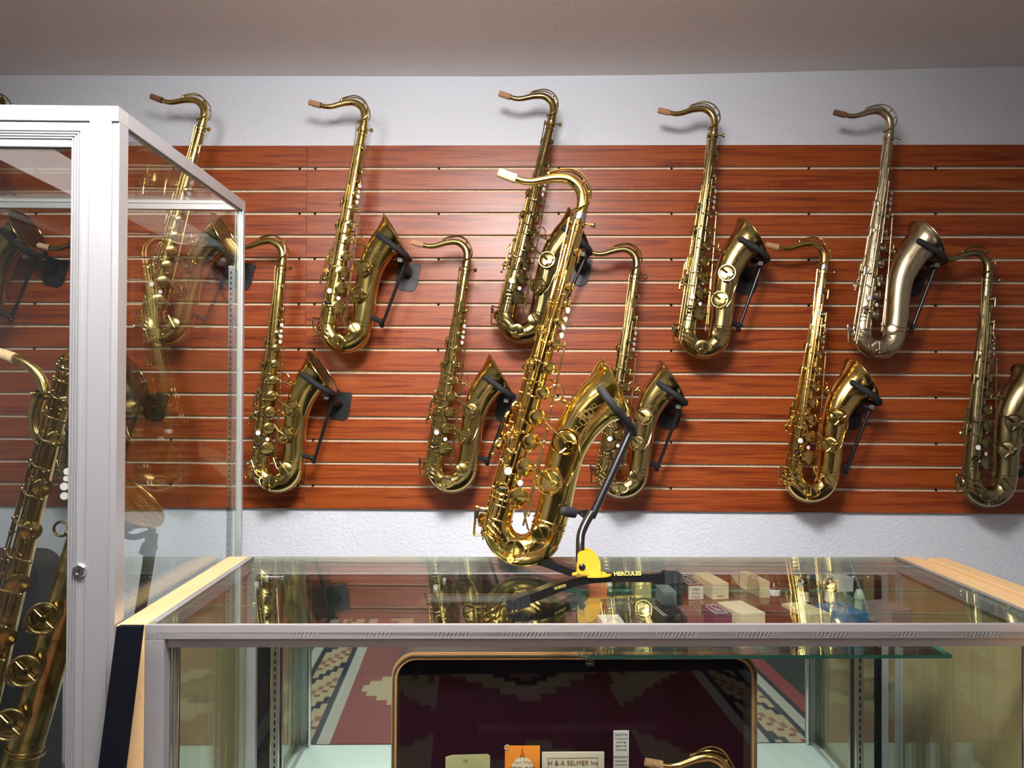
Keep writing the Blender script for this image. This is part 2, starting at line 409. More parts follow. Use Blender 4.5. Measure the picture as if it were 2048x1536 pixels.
    add('neck_screw', bm, 'key')
    # --- key cups on the main stack
    def cup(bm, c, n, r, h=7, arm=None, dome=1.5):
        lathe(bm, [(r*.8, -6), (r*.8, h-4)], c, n, 22, 0)
        lathe(bm, [(r*.97, h-5), (r*.97, h-1)], c, n, 22, 1)
        lathe(bm, [(r*.9, h-1), (r, h-1), (r, h+2.2), (r*.9, h+3), (r*.55, h+3+dome*.6), (0, h+3+dome)], c, n, 24, 0)
        lathe(bm, [(r*.25, h+3), (r*.25, h+4.6), (0, h+4.6)], c, n, 12, 0)
        if arm is not None:
            a = Vector(arm); top = c+n*(h+4.4); sweep(bm, [top-a.normalized()*r*.7, top, top+a], [1.2, 2.0, 2.2], 6)
    stack = [(205, 11), (250, 12), (298, 13), (349, 14), (398, 17), (447, 17.5), (498, 19), (559, 21)]
    for u, r in stack:
        bm = bmesh.new()
        if variant != 'turned': c = L(9+(rb(u)-15)*1.15, u, -rb(u)*.80); n = Vector((.52, -.85, 0)).normalized(); a = Vector((.8, .2, .1))*24
        else: c, n = body_surf(u, math.radians(76)); a = Vector((.1, -.9, 0))*20
        cup(bm, c, n, r, 9, a); add('key_cup', bm, ('bell', 'pad'))
    if variant == 'turned':
        for u, r in ((215, 12), (300, 12), (425, 14)): bm = bmesh.new(); c, n = body_surf(u, math.radians(-52)); cup(bm, c, n, r, 6, Vector((0, 0, -1))*18); add('small_key_cup', bm, ('body', 'pad'))
    else:
        for u, r, p in ((60, 8, 50), (130, 10, 62), (165, 11, 64), (230, 12, -52), (300, 11, -56), (455, 13, -70)):
            bm = bmesh.new(); c, n = body_surf(u, math.radians(p)); cup(bm, c, n, r, 6, Vector((0, 0, -1))*22); add('small_key_cup', bm, ('body', 'pad'))
    # --- rods
    rods = [(-6, -1, 12, 210, 6), (-19, -9, 5, 290, 6), (-11, -16, 60, 560, 8), (-24, -29, 330, 610, 4), (3, -6, 110, 470, 6), (-19, -25, 430, 640, 7), (10, 11, 150, 330, 8), (-16, -27, 170, 420, 4), (2, -2, 460, 600, 5)]
    for v0_, v1_, u0, u1, st_ in rods:
        bm = bmesh.new()
        def f(u):
            v = v0_+(v1_-v0_)*(u-u0)/(u1-u0); R_ = rb(u); return L(v, u, -math.sqrt(max(0, R_*R_-min(v*v, R_*R_)))-st_)
        sweep(bm, [f(u0+(u1-u0)*k/6) for k in range(7)], 1.7, 8)
        n = max(2, int((u1-u0)/55))
        for i in range(n+1):
            u = u0+(u1-u0)*i/n; q = f(u); ball(bm, q, 3.0); base = L(0, u); d = (q-base).normalized()
            sweep(bm, [q, base+d*(rb(u)-.5)], [1.5, 2.2], 6)
            sweep(bm, [q+Vector((0, 0, 8)), q+Vector((0, 0, -8))], 2.5, 8)
        add('key_rod', bm, 'key')
    # short pieces of rod work bridging across the tube
    random.seed(11)
    for i in range(9):
        u = 250+i*38+random.uniform(-8, 8); bm = bmesh.new(); R_ = rb(u)
        v0 = random.uniform(-R_*.9, -R_*.2); v1 = v0+random.uniform(16, 30)
        p = [L(v0, u, -R_-3), L((v0+v1)/2, u+3, -R_-7), L(v1, u+random.uniform(-3, 8), -R_-2)]
        sweep(bm, p, [2.2, 1.8, 1.8], 7); ball(bm, p[0], 3.2); ball(bm, p[2], 3.2); add('key_lever', bm, 'key')
    # --- pearl touches
    def pearl(c, n, r, par=None):
        bm = bmesh.new(); lathe(bm, [(0, -6), (r*.5, -6), (r*1.15, -1), (r*1.15, 1.2), (r, 1.2)], c, n, 20)
        i = add('pearl_holder', bm, 'key', par)
        bm = bmesh.new(); lathe(bm, [(r*1.0, .6), (r, 1.6), (r*.6, 1.9), (0, 1.6)], c, n, 20); add('pearl', bm, 'pearl', i)
    for (x, y), r, p in (((487, 610), 6, 30), ((360, 735), 7.6, -5), ((470, 718), 7, 25), ((430, 808), 5.8, 20)):
        v, u = c2(x, y); n = Vector((math.sin(math.radians(p)), -math.cos(math.radians(p)), 0))
        pearl(L(v, u, -math.sqrt(max(0, rb(u)**2-min(abs(v), rb(u))**2))-(13 if x > 400 else 8)), n, r)
    for u, r in ((178, 6.5), (196, 5), (211, 7), (229, 6.2)) + (((165, 5),) if variant == 'plain' else ()):
        ang = math.radians(52); n = Vector((math.sin(ang), -math.cos(ang), 0)); pearl(L(0, u)+n*(rb(u)+14), n, r)
    # --- left-hand cluster below: sling hook ring, thumb plate, side keys
    bm = bmesh.new(); v, u = c2(325, 845); c = L(v, u, -rb(u)-4)
    lathe(bm, [(0, -3), (13, -3), (13, 0), (11, 2.5), (8.5, 1.2), (8.5, .6), (0, .6)], c, (-.15, -1, 0), 24); i = add('thumb_plate', bm, 'key')
    bm = bmesh.new(); sweep(bm, [c+Vector((-8, -3, 1)), c+Vector((0, -5, 1)), c+Vector((8, -3, 1))], [2.4, 4, 2.4], 10); add('thumb_cushion', bm, 'black', i)
    bm = bmesh.new()                                   # side key levers on the left edge
    for (x, y), ln in (((352, 470), 55), ((395, 400), 48), ((300, 600), 30)):
        v, u = c2(x, y); a = L(v-4, u-ln/2, -8); b = L(v-8, u+ln/2, -12); sweep(bm, spline([a, a+Vector((-4, -4, -10)), b], 4), 3.2, 8)
        ball(bm, a, 4); ball(bm, b, 4)
    add('side_key', bm, 'key')
    bm = bmesh.new(); v, u = c2(290, 590)
    lathe(bm, [(0, -1.5), (8, -1.5), (8.5, 0), (6, 1.5), (0, 2)], L(v, u, -4), (-.3, -1, .2), 16); sweep(bm, [L(v+6, u, -4), L(v+22, u+4, -8)], 2, 6); add('thumb_hook', bm, 'key')
    # --- low side key guard: an open frame standing out on the left of the bow
    bm = bmesh.new(); q = [c2(235, 975), c2(160, 965), c2(150, 1130), c2(225, 1140)]
    ptsq = [L(a, b, -6) for a, b in q]; sweep(bm, spline([ptsq[0], ptsq[0]*.4+ptsq[1]*.6, ptsq[1], ptsq[1]*.5+ptsq[2]*.5, ptsq[2], ptsq[2]*.6+ptsq[3]*.4, ptsq[3]], 4), 2.6, 8, 0, True, 1.6)
    for s in (0, 3): ball(bm, ptsq[s], 4.5)
    ig = add('side_guard', bm, 'key')
    bm = bmesh.new(); v, u = c2(208, 1050)
    c = L(v, u, 4); cup(bm, c, Vector((-.85, -.5, 0)), 14, 5); add('side_key_cup', bm, ('body', 'pad'), ig)
    bm = bmesh.new(); sweep(bm, [L(*c2(170, 985), -10), L(*c2(165, 1030), -12)], 4, 8); add('roller', bm, 'black', ig)
    bm = bmesh.new()
    a = c2(255, 1040)
    for k in range(3): sweep(bm, spline([L(a[0]-4, a[1]+k*13, -20), L(a[0]+12, a[1]+8+k*12, -31), L(a[0]+26, a[1]+16+k*12, -30)], 4), 2.4, 8); ball(bm, L(a[0]-4, a[1]+k*13, -20), 4)
    sweep(bm, [L(a[0]-3, a[1]-30, -22), L(a[0]-6, a[1]+40, -20)], 2, 8)
    add('low_key_lever', bm, 'key')
    # --- bell keys with guards
    def guard(c, n, r, lean):
        bm = bmesh.new(); ring(bm, c+n*15, n, r*1.02, 2.1, 28, 6); n = Vector(n)
        hub = c+n*16+Vector(lean)*r*.55
        lathe(bm, [(0, 2), (2.4, 2), (2.6, 4.6), (7.5, 4.6), (8.5, 2), (8.5, -5), (0, -5)], hub, n, 18)
        side = n.orthogonal().normalized()
        for k in range(3):
            a = 2*PI*k/3+.6; s = side*math.cos(a)+n.cross(side)*math.sin(a); e = c+n*15+s*r*1.0; sweep(bm, [hub, e], 1.9, 6); sweep(bm, [e, e-n*20], [2.2, 3], 6)
        return bm
    if variant != 'turned':
        for u, r, p in ((431, 24, -14), (509, 24, -26)):
            c, n = bell_surf(u, math.radians(p)); bm = bmesh.new(); cup(bm, c, n, r, 6, None, 1); 
            top = c+n*10; sweep(bm, [top, top+Vector((-22, -1, 12)), L(40, u-28, -36)], [2.6, 2.2, 2], 6)
            i = add('bell_key_cup', bm, ('bell', 'pad'))
            add('key_guard', guard(c, n, r, (.75, 0, -.3)), 'key', i)
        bm = bmesh.new(); sweep(bm, spline([bell_surf(425, .25, 14)[0], bell_surf(452, .55, 12)[0], bell_surf(480, .5, 8)[0], bell_surf(512, .3, 12)[0], bell_surf(535, 0, 10)[0]], 5), 2.4, 8); add('guard_bridge', bm, 'key')
        bm = bmesh.new(); v, u = c2(560, 1112); c = L(v, u, -30); n = Vector((.12, -1, .1)); cup(bm, c, n, 20, 5, Vector((-18, -1, 20))); add('bow_key_cup', bm, ('bell', 'pad'))
    else:
        bm = bmesh.new(); c = L(80, 600, -28); n = Vector((-.5, -.85, .0)).normalized(); cup(bm, c, n, 16, 5); add('bow_key_cup', bm, ('bell', 'pad'))
    v, u = c2(395, 1215); c = L(v, u, -27); n = Vector((-.05, -1, -.12)).normalized(); bm = bmesh.new(); cup(bm, c, n, 22, 5, Vector((-2, 0, 18)))
    i = add('low_key_cup', bm, ('bell', 'pad'))
    bm = bmesh.new(); hub = c+n*12+Vector((-2, 0, -13)); lathe(bm, [(0, 3), (2.6, 3), (2.8, 5), (7, 5), (8.5, 2), (9.5, -4), (0, -4)], hub, n, 18)
    for s in (-1, 1):
        sweep(bm, spline([hub+Vector((s*6, 0, 0)), hub+Vector((s*22, 2, 6)), hub+Vector((s*30, 6, 20)), hub+Vector((s*24, 12, 30))], 4), 2.0, 6)
    add('key_guard', bm, 'key', i)
    # --- long low rods to bell keys
    bm = bmesh.new(); sweep(bm, [L(37, 240, -16), L(55, 590, -26)], 2.0, 8); sweep(bm, [L(45, 430, -22), L(50, 610, -24)], 2.0, 8)
    for u in (300, 370, 440, 510, 585): ball(bm, L(40+15*(u-300)/290, u, -19-7*(u-300)/290), 3.4)
    for u in (320, 505): sweep(bm, [L(38, u, -20), L(20, u, -10)], 2.2, 6)
    add('bell_key_rod', bm, 'key')
    bm = bmesh.new(); sweep(bm, [L(45, 585, -24), L(60, 612, -30), L(78, 626, -32)], 2, 6); sweep(bm, [L(-22, 600, -22), L(0, 640, -30), L(30, 655, -32)], 2, 6); add('bow_lever', bm, 'key')
    # --- strap ring and bell brace
    bm = bmesh.new(); sweep(bm, [L(rb(340)-1, 342, 0), L(76, 362, 0)], 2.2, 8)
    ring(bm, L(46, 340, -2), (0, 1, 0), 15, 2.0, 26, 8); ball(bm, L(66, 352, 0), 4.5); add('bell_brace', bm, 'key')
    bm = bmesh.new(); v, u = c2(465, 110); ring(bm, L(v, u, -6), (0, 1, .2), 6, 1.6, 18, 6); sweep(bm, [L(v+6, u, -6), L(v+20, u, -8)], 1.6, 6); add('strap_ring', bm, 'key')
    # --- engraving on the bell: scrolls and an emblem lying on the surface
    bm = bmesh.new(); random.seed(5)
    def path(fn, n=14, r=.55): sweep(bm, [bell_surf(*fn(t/n), .25)[0] for t in range(n+1)], r, 5)
    for u0, p0, w_, s in ((400, -.15, .35, 1), (392, .30, .3, -1), (372, -.35, .3, 1), (368, .15, .35, -1), (352, .45, .25, 1), (350, -.1, .3, 1), (416, .1, .3, -1)):
        path(lambda t: (u0+14*math.sin(t*4.5), p0+s*w_*(t-.5)+.06*math.cos(t*7)))
        path(lambda t: (u0+6*math.cos(t*6.3)*(1-t*.6), p0+.12*math.sin(t*6.3)*(1-t*.6)))
    if variant == 'hero':
        for R_ in (13, 9.5): path(lambda t: (372+R_*math.cos(t*2*PI), -.02+R_/44*math.sin(t*2*PI)), 28, .8)
        for k in range(9): a = k*2*PI/9; path(lambda t: (372+(3+6*t)*math.cos(a+t), -.02+(3+6*t)/44*math.sin(a+t)), 4, .8)
    add('bell_engraving', bm, 'engr', ibell)
    if variant == 'hero':
        for s, u0, p0, sz in (('Selmer', 408, .0, 15), ('Paris', 424, .05, 9)):
            me = text_mesh(s, sz, False, .3)
            for vtx in me.vertices:
                p, n = bell_surf(u0-vtx.co.y-vtx.co.x*.30, p0+(vtx.co.x)/42, .3+vtx.co.z); vtx.co = p
            me.name = 'bell_lettering'; S.append(('bell_lettering', ibell, me, ('engr',)))
    return S
M_ENGR = simple('engraved_line', (.22, .13, .03), .5, .6)
M_SILV = simple('silver_ring', (.75, .72, .66), .2, 1)
def fit(O, B, y):
    C_ = PY(*O, y); B_ = PY(*B, y); d = C_-B_; s = d.length/CAN.length
    a_w = math.atan2(d.x, d.z); a_l = math.atan2(-CAN.x, CAN.y)
    return B_, a_w-a_l, s
def tenor(O, B, y, variant, mb, mbell, mk, cork, label, group=None, yaw=0):
    loc, ang, s = fit(O, B, y)
    root = empty('tenor_saxophone', loc, (0, ang, yaw), s, label, 'saxophone', group)
    if variant not in CACHE: CACHE[variant] = build_spec(variant)
    mm = {'body': mb, 'bell': mbell, 'key': mk, 'cork': cork, 'pearl': M_PEARL, 'black': M_BLACK, 'pad': M_PAD, 'silver': M_SILV if mb in (B_HERO, B_GOLD) else mb, 'engr': M_ENGR}
    made = []
    for name, par, me, mk_ in CACHE[variant]:
        o = link(name, me, [mm[k] for k in mk_], made[par] if par is not None else root); made.append(o)
    return root
# ------------------------------------------------------------ wall hanger (same units as the horn)
s2 = sim((726, 259.5), (683.8, 707))
def k3(x, y): return s2(580+x/2.793, 170+y/2.793)
HANG = []
def build_hanger():
    S = []
    def add(name, bm, m, par=None): S.append((name, par, mesh_of(bm, name), m)); return len(S)-1
    J = L(*k3(652, 968))
    WB = 131                                            # distance from horn plane to the slatwall face
    bm = bmesh.new(); a = L(*k3(512, 858), -48); b = L(*k3(600, 925), -64); c = J+Vector((2, -40, 2))
    p, r = spline([a, b, c, J+Vector((4, 0, -2))], 8, [9.5, 9.5, 9, 8]); sweep(bm, p, r, 14); ball(bm, a, 9.4, 0, 14); add('front_yoke_arm', bm, M_FOAM)
    bm = bmesh.new(); p, r = spline([Vector((q.x, -q.y, q.z)) for q in (a, b, c)]+[J+Vector((4, 0, -2))], 8, [9.5, 9.5, 9, 8]); sweep(bm, p, r, 14); ball(bm, Vector((a.x, -a.y, a.z)), 9.4, 0, 14); add('rear_yoke_arm', bm, M_FOAM)
    E = L(*k3(508, 1342), 18)
    bm = bmesh.new(); sweep(bm, [J+Vector((2, 4, 4)), E], 5.2, 12); ball(bm, E, 8); add('pole', bm, M_BLKMETAL)
    bm = bmesh.new(); pk = L(*k3(432, 1287), -20); mid = L(*k3(505, 1322), 8); sweep(bm, [mid, pk], [7, 8.5], 14); i = add('peg', bm, M_FOAM)
    bm = bmesh.new(); ball(bm, mid, 9.5); lathe(bm, [(0, -9), (4, -9), (4, 14), (0, 14)], mid, (.7, -.7, .1), 10); add('clamp_knob', bm, M_BLACK)
    bm = bmesh.new(); n = (pk-mid).normalized(); lathe(bm, [(0, 2), (4.4, 1.6), (5, 0)], pk+n*.3, n, 14); add('peg_tip', bm, M_PEARL, i)
    # plate that hooks into the slats
    c = L(*k3(622, 1040), WB-8); W_, H_ = 37, 46
    pts = [c+Vector((x, 0, z)) for x, z in ((-W_, H_), (W_, H_), (W_, -H_*.35), (W_*.85, -H_*.8), (W_*.5, -H_), (-W_*.5, -H_), (-W_*.85, -H_*.8), (-W_, -H_*.35))]
    bm = bmesh.new(); prism(bm, pts, (0, 6, 0)); ip = add('back_plate', bm, M_BLACK)
    bm = bmesh.new(); box(bm, c+Vector((-30, 5.5, 38)), c+Vector((30, 13, 43))); add('slat_hook', bm, M_BLACK, ip)
    bm = bmesh.new(); sweep(bm, [c+Vector((0, 0, 6)), Vector((c.x, 40, c.z+14)), J+Vector((2, 8, -2))], [13, 10, 8], 14); iarm = add('support_arm', bm, M_BLACK)
    bm = bmesh.new(); q = J+Vector((-14, -30, -14)); box(bm, q+Vector((-7, 0, -6)), q+Vector((7, 1, 6))); box(bm, q+Vector((-7, .8, -2)), q+Vector((7, 30, 2)))
    add('maker_label', bm, simple('grey_label', (.10, .10, .10), .6), iarm)
    return S
def hanger(O, B, y, label):
    global HANG
    if not HANG: HANG = build_hanger()
    loc, ang, s = fit(O, B, y)
    root = empty('saxophone_hanger', loc, (0, ang, 0), s, label, 'wall hanger', None); made = []
    for name, par, me, m in HANG:
        made.append(link(name, me, m, made[par] if par is not None else root))
    return root
YS = 2.45
TEN = [
 ((3, 250), (-66, 690), 'std', B_DARK, B_DARK, B_DARK, M_CORK_D, 'dark brass tenor saxophone at far left of the upper row, cut by the picture edge'),
 ((402.8, 256), (322, 693), 'std', B_YEL, B_YEL, B_YEL2, M_CORK_D, 'yellow brass tenor saxophone in the upper row, seen partly through the tall glass case'),
 ((726, 259.5), (683.8, 707), 'std', B_YEL, B_YEL, B_YEL2, M_CORK_M, 'yellow brass tenor saxophone in the upper row, just right of the tall glass case'),
 ((1102, 247), (1036, 686), 'std', B_DARK, B_DARK, B_MID, M_CORK_M, 'dark brass tenor saxophone in the upper row, partly behind the big gold horn'),
 ((1426.7, 270.7), (1404, 717.6), 'std', B_ANT, B_MID, B_MID, M_CORK_M, 'antique brass tenor saxophone in the upper row, between the dark and the silvery one'),
 ((1777.8, 275.6), (1752.5, 718.5), 'turned', B_SIL, B_SIL, B_SIL, M_CORK_D, 'faded silvery tenor saxophone with plain bell, rightmost of the upper row'),
 ((185, 540), (163, 985), 'std', B_DARK, B_DARK, B_DARK, M_CORK, 'dark tenor saxophone of the lower row hidden largely behind the tall case frame'),
 ((563.8, 535.6), (550.8, 985.8), 'std', B_YEL2, B_YEL, B_YEL2, M_CORK_M, 'yellow brass tenor saxophone in the lower row, right beside the tall glass case'),
 ((931.9, 538), (896.7, 985.7), 'std', B_YEL2, B_YEL2, B_MID, M_CORK_M, 'brass tenor saxophone in the lower row, just left of the big gold horn'),
 ((1270.8, 552.8), (1239, 997.6), 'std', B_MID, B_MID, B_MID, M_CORK_D, 'mellow brass tenor saxophone in the lower row behind the stand pole of the gold horn'),
 ((1645.8, 543), (1616.7, 1005.8), 'std', B_GOLD, B_GOLD, B_GOLD, M_CORK_M, 'shiny gold tenor saxophone in the lower row, under the silvery horn'),
 ((1974.9, 559.5), (1974.9, 1015.9), 'std', B_OLD, B_OLD, B_OLD, M_CORK_D, 'dark unlacquered tenor saxophone at the right end of the lower row, bell cut off'),
]
HL = {3: 'black wall hanger with small grey label, upper row at the far left edge',
 402.8: 'black wall hanger of the upper row seen through the tall glass case side',
 726: 'black wall hanger of the upper row just right of the tall glass case',
 1102: 'black wall hanger of the upper row partly behind the big gold saxophone neck',
 1426.7: 'black wall hanger under the antique brass saxophone, upper row',
 1777.8: 'black wall hanger under the faded silvery saxophone, upper row right end',
 185: 'black wall hanger of the lower row seen through the tall glass case side',
 563.8: 'black wall hanger of the lower row beside the tall glass case',
 931.9: 'black wall hanger of the lower row left of the big gold saxophone',
 1270.8: 'black wall hanger of the lower row right of the gold saxophone stand pole',
 1645.8: 'black wall hanger under the shiny gold saxophone, lower row',
 1974.9: 'black wall hanger at the right edge, lower row, under the dark saxophone'}
for O, B, va, a, b_, c, ck, lab in TEN:
    tenor(O, B, YS, va, a, b_, c, ck, lab, None)
    hanger(O, B, YS, HL[O[0]])
# ------------------------------------------------------------ display counter
ZTOP = .97
RCT = math.radians(2.2)
o0 = PZ(290, 1250, ZTOP)
def cw(x, y, z):                                       # counter frame -> world
    return Vector((o0.x+x*math.cos(RCT)-y*math.sin(RCT), o0.y+x*math.sin(RCT)+y*math.cos(RCT), z))
def ci(p):                                             # world -> counter frame
    dx, dy = p.x-o0.x, p.y-o0.y
    return Vector((dx*math.cos(RCT)+dy*math.sin(RCT), -dx*math.sin(RCT)+dy*math.cos(RCT), p.z))
CW = ci(PZ(1785, 1113, ZTOP)).x+.012; CD = ci(PZ(1024, 1113, ZTOP)).y
print('counter', CW, CD)
DECK = CAMZ-.985
ctr = empty('display_counter', (o0.x, o0.y, 0), (0, 0, RCT), 1, 'wide aluminium framed glass display counter with light maple end panels', 'display case')
def cpart(name, bm, m, sm=False, par=None): return obj(name, bm, m, par or ctr, sm)
# top frame
bm = bmesh.new()
box(bm, (0, 0, ZTOP-.0225), (CW, .008, ZTOP), 0, .0012); box(bm, (.0, .0, ZTOP-.022), (CW, .022, ZTOP-.012), 0)
cpart('front_top_rail', bm, M_ALU_H)
bm = bmesh.new(); box(bm, (.012, .014, ZTOP-.040), (CW-.012, .022, ZTOP-.0225)); box(bm, (.012, .010, ZTOP-.0262), (CW-.012, .014, ZTOP-.0225)); cpart('front_inner_rail', bm, M_ALU_H)
bm = bmesh.new(); box(bm, (0, CD-.010, ZTOP-.034), (CW, CD, ZTOP-.006), 0, .001); cpart('rear_top_rail', bm, M_ALU_H)
bm = bmesh.new(); box(bm, (0, .022, ZTOP-.030), (.012, CD, ZTOP), 0, .001); cpart('side_top_rail', bm, M_ALU_V)
bm = bmesh.new(); box(bm, (CW-.010, .022, ZTOP-.030), (CW, CD, ZTOP), 0, .001); cpart('side_top_rail', bm, M_ALU_V)
def gslab(name, a, b, mat, parent, edge_axes, em=None):
    bm = bmesh.new(); fs = box(bm, a, b)
    bm.normal_update()
    for f in fs:
        n = f.normal; ax = max(range(3), key=lambda i: abs(n[i]))
        if ax in edge_axes: f.material_index = 1
    return obj(name, bm, [mat, em or M_GEDGE_P], parent, False)
gslab('top_glass', (.012, .0085, ZTOP-.006), (CW-.010, CD-.001, ZTOP-.0005), M_GLASS_TOP, ctr, (0, 1))
gslab('front_glass', (.03, .0225, DECK), (CW-.03, .0275, ZTOP-.0405), M_GLASS_F, ctr, (0, 2))
# corner posts and deck
for x0, x1 in ((0, .030), (CW-.030, CW)):
    bm = bmesh.new(); box(bm, (x0, .0, 0), (x1, .030, ZTOP-.023), 0, .0012); cpart('front_post', bm, M_ALU_V)
    bm = bmesh.new(); box(bm, (x0+.0 if x0 == 0 else x1-.022, CD-.022, 0), (x0+.022 if x0 == 0 else x1, CD, ZTOP-.034), 0, .001); cpart('rear_post', bm, M_ALU_V)
for x in (.036, CW-.036):
    bm = bmesh.new(); sweep(bm, [(x, .034, DECK), (x, .034, ZTOP-.04)], .006, 12); cpart('corner_tube', bm, M_CHROME, True)
bm = bmesh.new(); box(bm, (.002, .0225, DECK-.02), (CW-.002, CD-.022, DECK)); cpart('deck', bm, M_DECK)
bm = bmesh.new(); box(bm, (.022, CD-.030, DECK), (CW-.022, CD-.026, DECK+.012)); box(bm, (.022, .034, DECK), (.030, CD-.03, DECK+.008)); box(bm, (CW-.030, .034, DECK), (CW-.022, CD-.03, DECK+.008)); cpart('deck_trim', bm, M_ALU_H)
bm = bmesh.new(); box(bm, (.002, .002, .0), (CW-.002, .02, DECK-.02)); cpart('base_front', bm, M_MAPLE)
bm = bmesh.new(); box(bm, (.022, CD-.026, DECK), (CW-.022, CD-.022, ZTOP-.034)); cpart('mirror_back', bm, M_MIRROR)
bm = bmesh.new(); box(bm, (-.0445, .0005, 0), (-.0005, CD, ZTOP-.0005), 0, .001); e1 = cpart('end_panel', bm, M_MAPLE); 
bm = bmesh.new(); box(bm, (CW+.0005, .0, 0), (CW+.047, CD, ZTOP-.0005), 0, .001); e2 = cpart('end_panel', bm, M_MAPLE)
bm = bmesh.new(); box(bm, (.0008, .032, DECK), (.004, CD-.024, ZTOP-.031)); cpart('side_lining', bm, M_MAPLE_V)
bm = bmesh.new(); box(bm, (CW-.004, .032, DECK), (CW-.0008, CD-.024, ZTOP-.031)); cpart('side_lining', bm, M_MAPLE_V)
gslab('side_glass', (.0055, .035, DECK+.001), (.0105, CD-.03, ZTOP-.031), M_GLASS, ctr, (1, 2))
gslab('side_glass', (CW-.0105, .035, DECK+.001), (CW-.0055, CD-.03, ZTOP-.031), M_GLASS, ctr, (1, 2))
# perforated standards in front of the mirror
for px in (557, 1733):
    x = ci(PY(px, 1126, cw(.6, CD-.046, 0).y)).x; y = CD-.046
    bm = bmesh.new(); box(bm, (x-.008, y, DECK), (x+.008, y+.010, ZTOP-.036), 0, .0008); st = cpart('shelf_standard', bm, M_STEEL)
    bm = bmesh.new(); z = DECK+.012
    while z < ZTOP-.05: box(bm, (x-.0016, y-.0004, z), (x+.0016, y+.0002, z+.010)); z += .0165
    cpart('slot_holes', bm, M_DARK, False, st)
    bm = bmesh.new(); sweep(bm, [(x-.016, y-.004, ZTOP-.035), (x+.016, y-.004, ZTOP-.035)], .004, 10); ball(bm, (x-.016, y-.004, ZTOP-.035), .006); ball(bm, (x+.016, y-.004, ZTOP-.035), .006); cpart('standard_cap', bm, M_CHROME, True, st)
for pxe, hwd, mt in ((509, .011, M_ALU_V), (533, .012, M_DARK), (1783, .007, M_ALU_V), (1771, .004, M_DARK)):
    x0 = ci(PY(pxe, 1300, cw(.6, CD-.03, 0).y)).x
    bm = bmesh.new(); box(bm, (x0-hwd, CD-.034, DECK+.013), (x0+hwd, CD-.0262, ZTOP-.036), 0, .0006); cpart('door_edge' if mt == M_ALU_V else 'door_seal', bm, mt)
# maple ledge right of the counter
mr = empty('maple_ledge', cw(CW+.052, .1, 0), (0, 0, RCT), 1, 'narrow raised maple ledge just beyond the right end panel of the counter', 'ledge')
bm = bmesh.new(); box(bm, (0, -.3, 0), (.040, CD-.13, ZTOP+.004), 0, .001); obj('ledge_board', bm, M_MAPLE, mr, False)
# black board leaning in the joint
bm = bmesh.new(); q = [PY(233, 1254, 1.165), PY(281, 1254, 1.165), PY(243, 1560, 1.165), PY(193, 1560, 1.165)]
lowz = .0
def down(p, q_): t = (lowz-q_.z)/(p.z-q_.z); return q_+(p-q_)*t
prism(bm, q, (0, .012, 0)); o = obj('black_board', bm, M_FABRIC, None, False)
mark(o, 'narrow black cloth covered board slanting between the tall case and the counter', 'board')

# glass shelf in the counter
ZSH = CAMZ-.430
a = ci(PZ(1175, 1313, ZSH)); b = ci(PZ(1922, 1320, ZSH)); fy = (a.y+b.y)/2; fy = max(fy, .032)
SX0, SX1 = a.x, b.x
sh = empty('glass_shelf', cw((SX0+SX1)/2, CD-.05, ZSH-.006), (0, 0, RCT), 1, 'green edged glass shelf high inside the counter holding small boxes', 'shelf')
hw = (SX1-SX0)/2
gslab('shelf_pane', (-hw, fy-(CD-.05), 0), (hw, .0, .006), glass_mat('shelf_glass', (.93, .97, .96), .04), sh, (0, 1), M_GEDGE)
bm = bmesh.new(); cy = fy-(CD-.05)
for s in (-.012, .012): lathe(bm, [(0, .003), (.006, .002), (.007, -.001), (0, -.001)], (-hw+.004+s, cy+.006, .007), (0, 0, 1), 14)
sweep(bm, [(-hw-.012, cy+.006, .002), (-hw+.022, cy+.006, .002)], .0025, 8); lathe(bm, [(0, 0), (.008, 0), (.008, -.010), (0, -.011)], (-hw+.005, cy+.006, -.001), (0, 0, 1), 16)
obj('shelf_clip', bm, M_CLEAR, sh)
for s in (-1, 1):
    bm = bmesh.new(); x = s*(hw-.03); box(bm, (x-.003, cy+.05, -.014), (x+.003, .0, -.0005)); obj('shelf_bracket', bm, M_STEEL, sh, False)

# ------------------------------------------------------------ things on the shelf
def on_shelf(px, py): return PZ(px, py, ZSH+.0003)
WHITE = simple('white_ink', (.75, .75, .72), .5); INK = simple('dark_ink', (.03, .03, .03), .6)
PAPERC = simple('cream_card', (.70, .62, .42), .6)
def card(name, px, py, wid, hgt, dep, col, label, cat='box', yaw=0, front=None, topm=None, face=None):
    """box whose front lower left corner sits at the pixel on the shelf"""
    p = on_shelf(px, py); r = empty(name, p, (0, 0, RCT+yaw), 1, label, cat)
    m = simple(name+'_card', col, .5); bm = bmesh.new(); box(bm, (0, 0, 0), (wid, dep, hgt), 0, .0006); obj('carton', bm, m, r, False)
    if face:
        bm = bmesh.new(); box(bm, (.001, -.0004, .001), (wid-.001, .0002, hgt-.001)); obj('end_label', bm, simple('label', face, .6), r, False)
    if front:
        for i, (s, sz) in enumerate(front[0]):
            z = hgt*(.8-.27*i) if len(front[0]) > 1 else hgt*.5
            up = -1 if front[2] else 1
            z = z if up == 1 else hgt-z
            put_text('lettering', s, sz, front[1], r, (wid/2, -.0006, z), (up, 0, 0), (0, 0, up))
    if topm:
        bm = bmesh.new()
        for f in topm[0]: sweep(bm, [(wid*x, dep*y, hgt+.0002) for x, y in f], .0006, 4)
        obj('top_marking', bm, topm[1], r)
    return r
frame_ = [[(.15, .1), (.15, .8), (.3, .92), (.7, .92), (.85, .8), (.85, .1), (.15, .1)], [(.4, .2), (.4, .8)], [(.55, .25), (.62, .4), (.5, .5), (.62, .7)]]
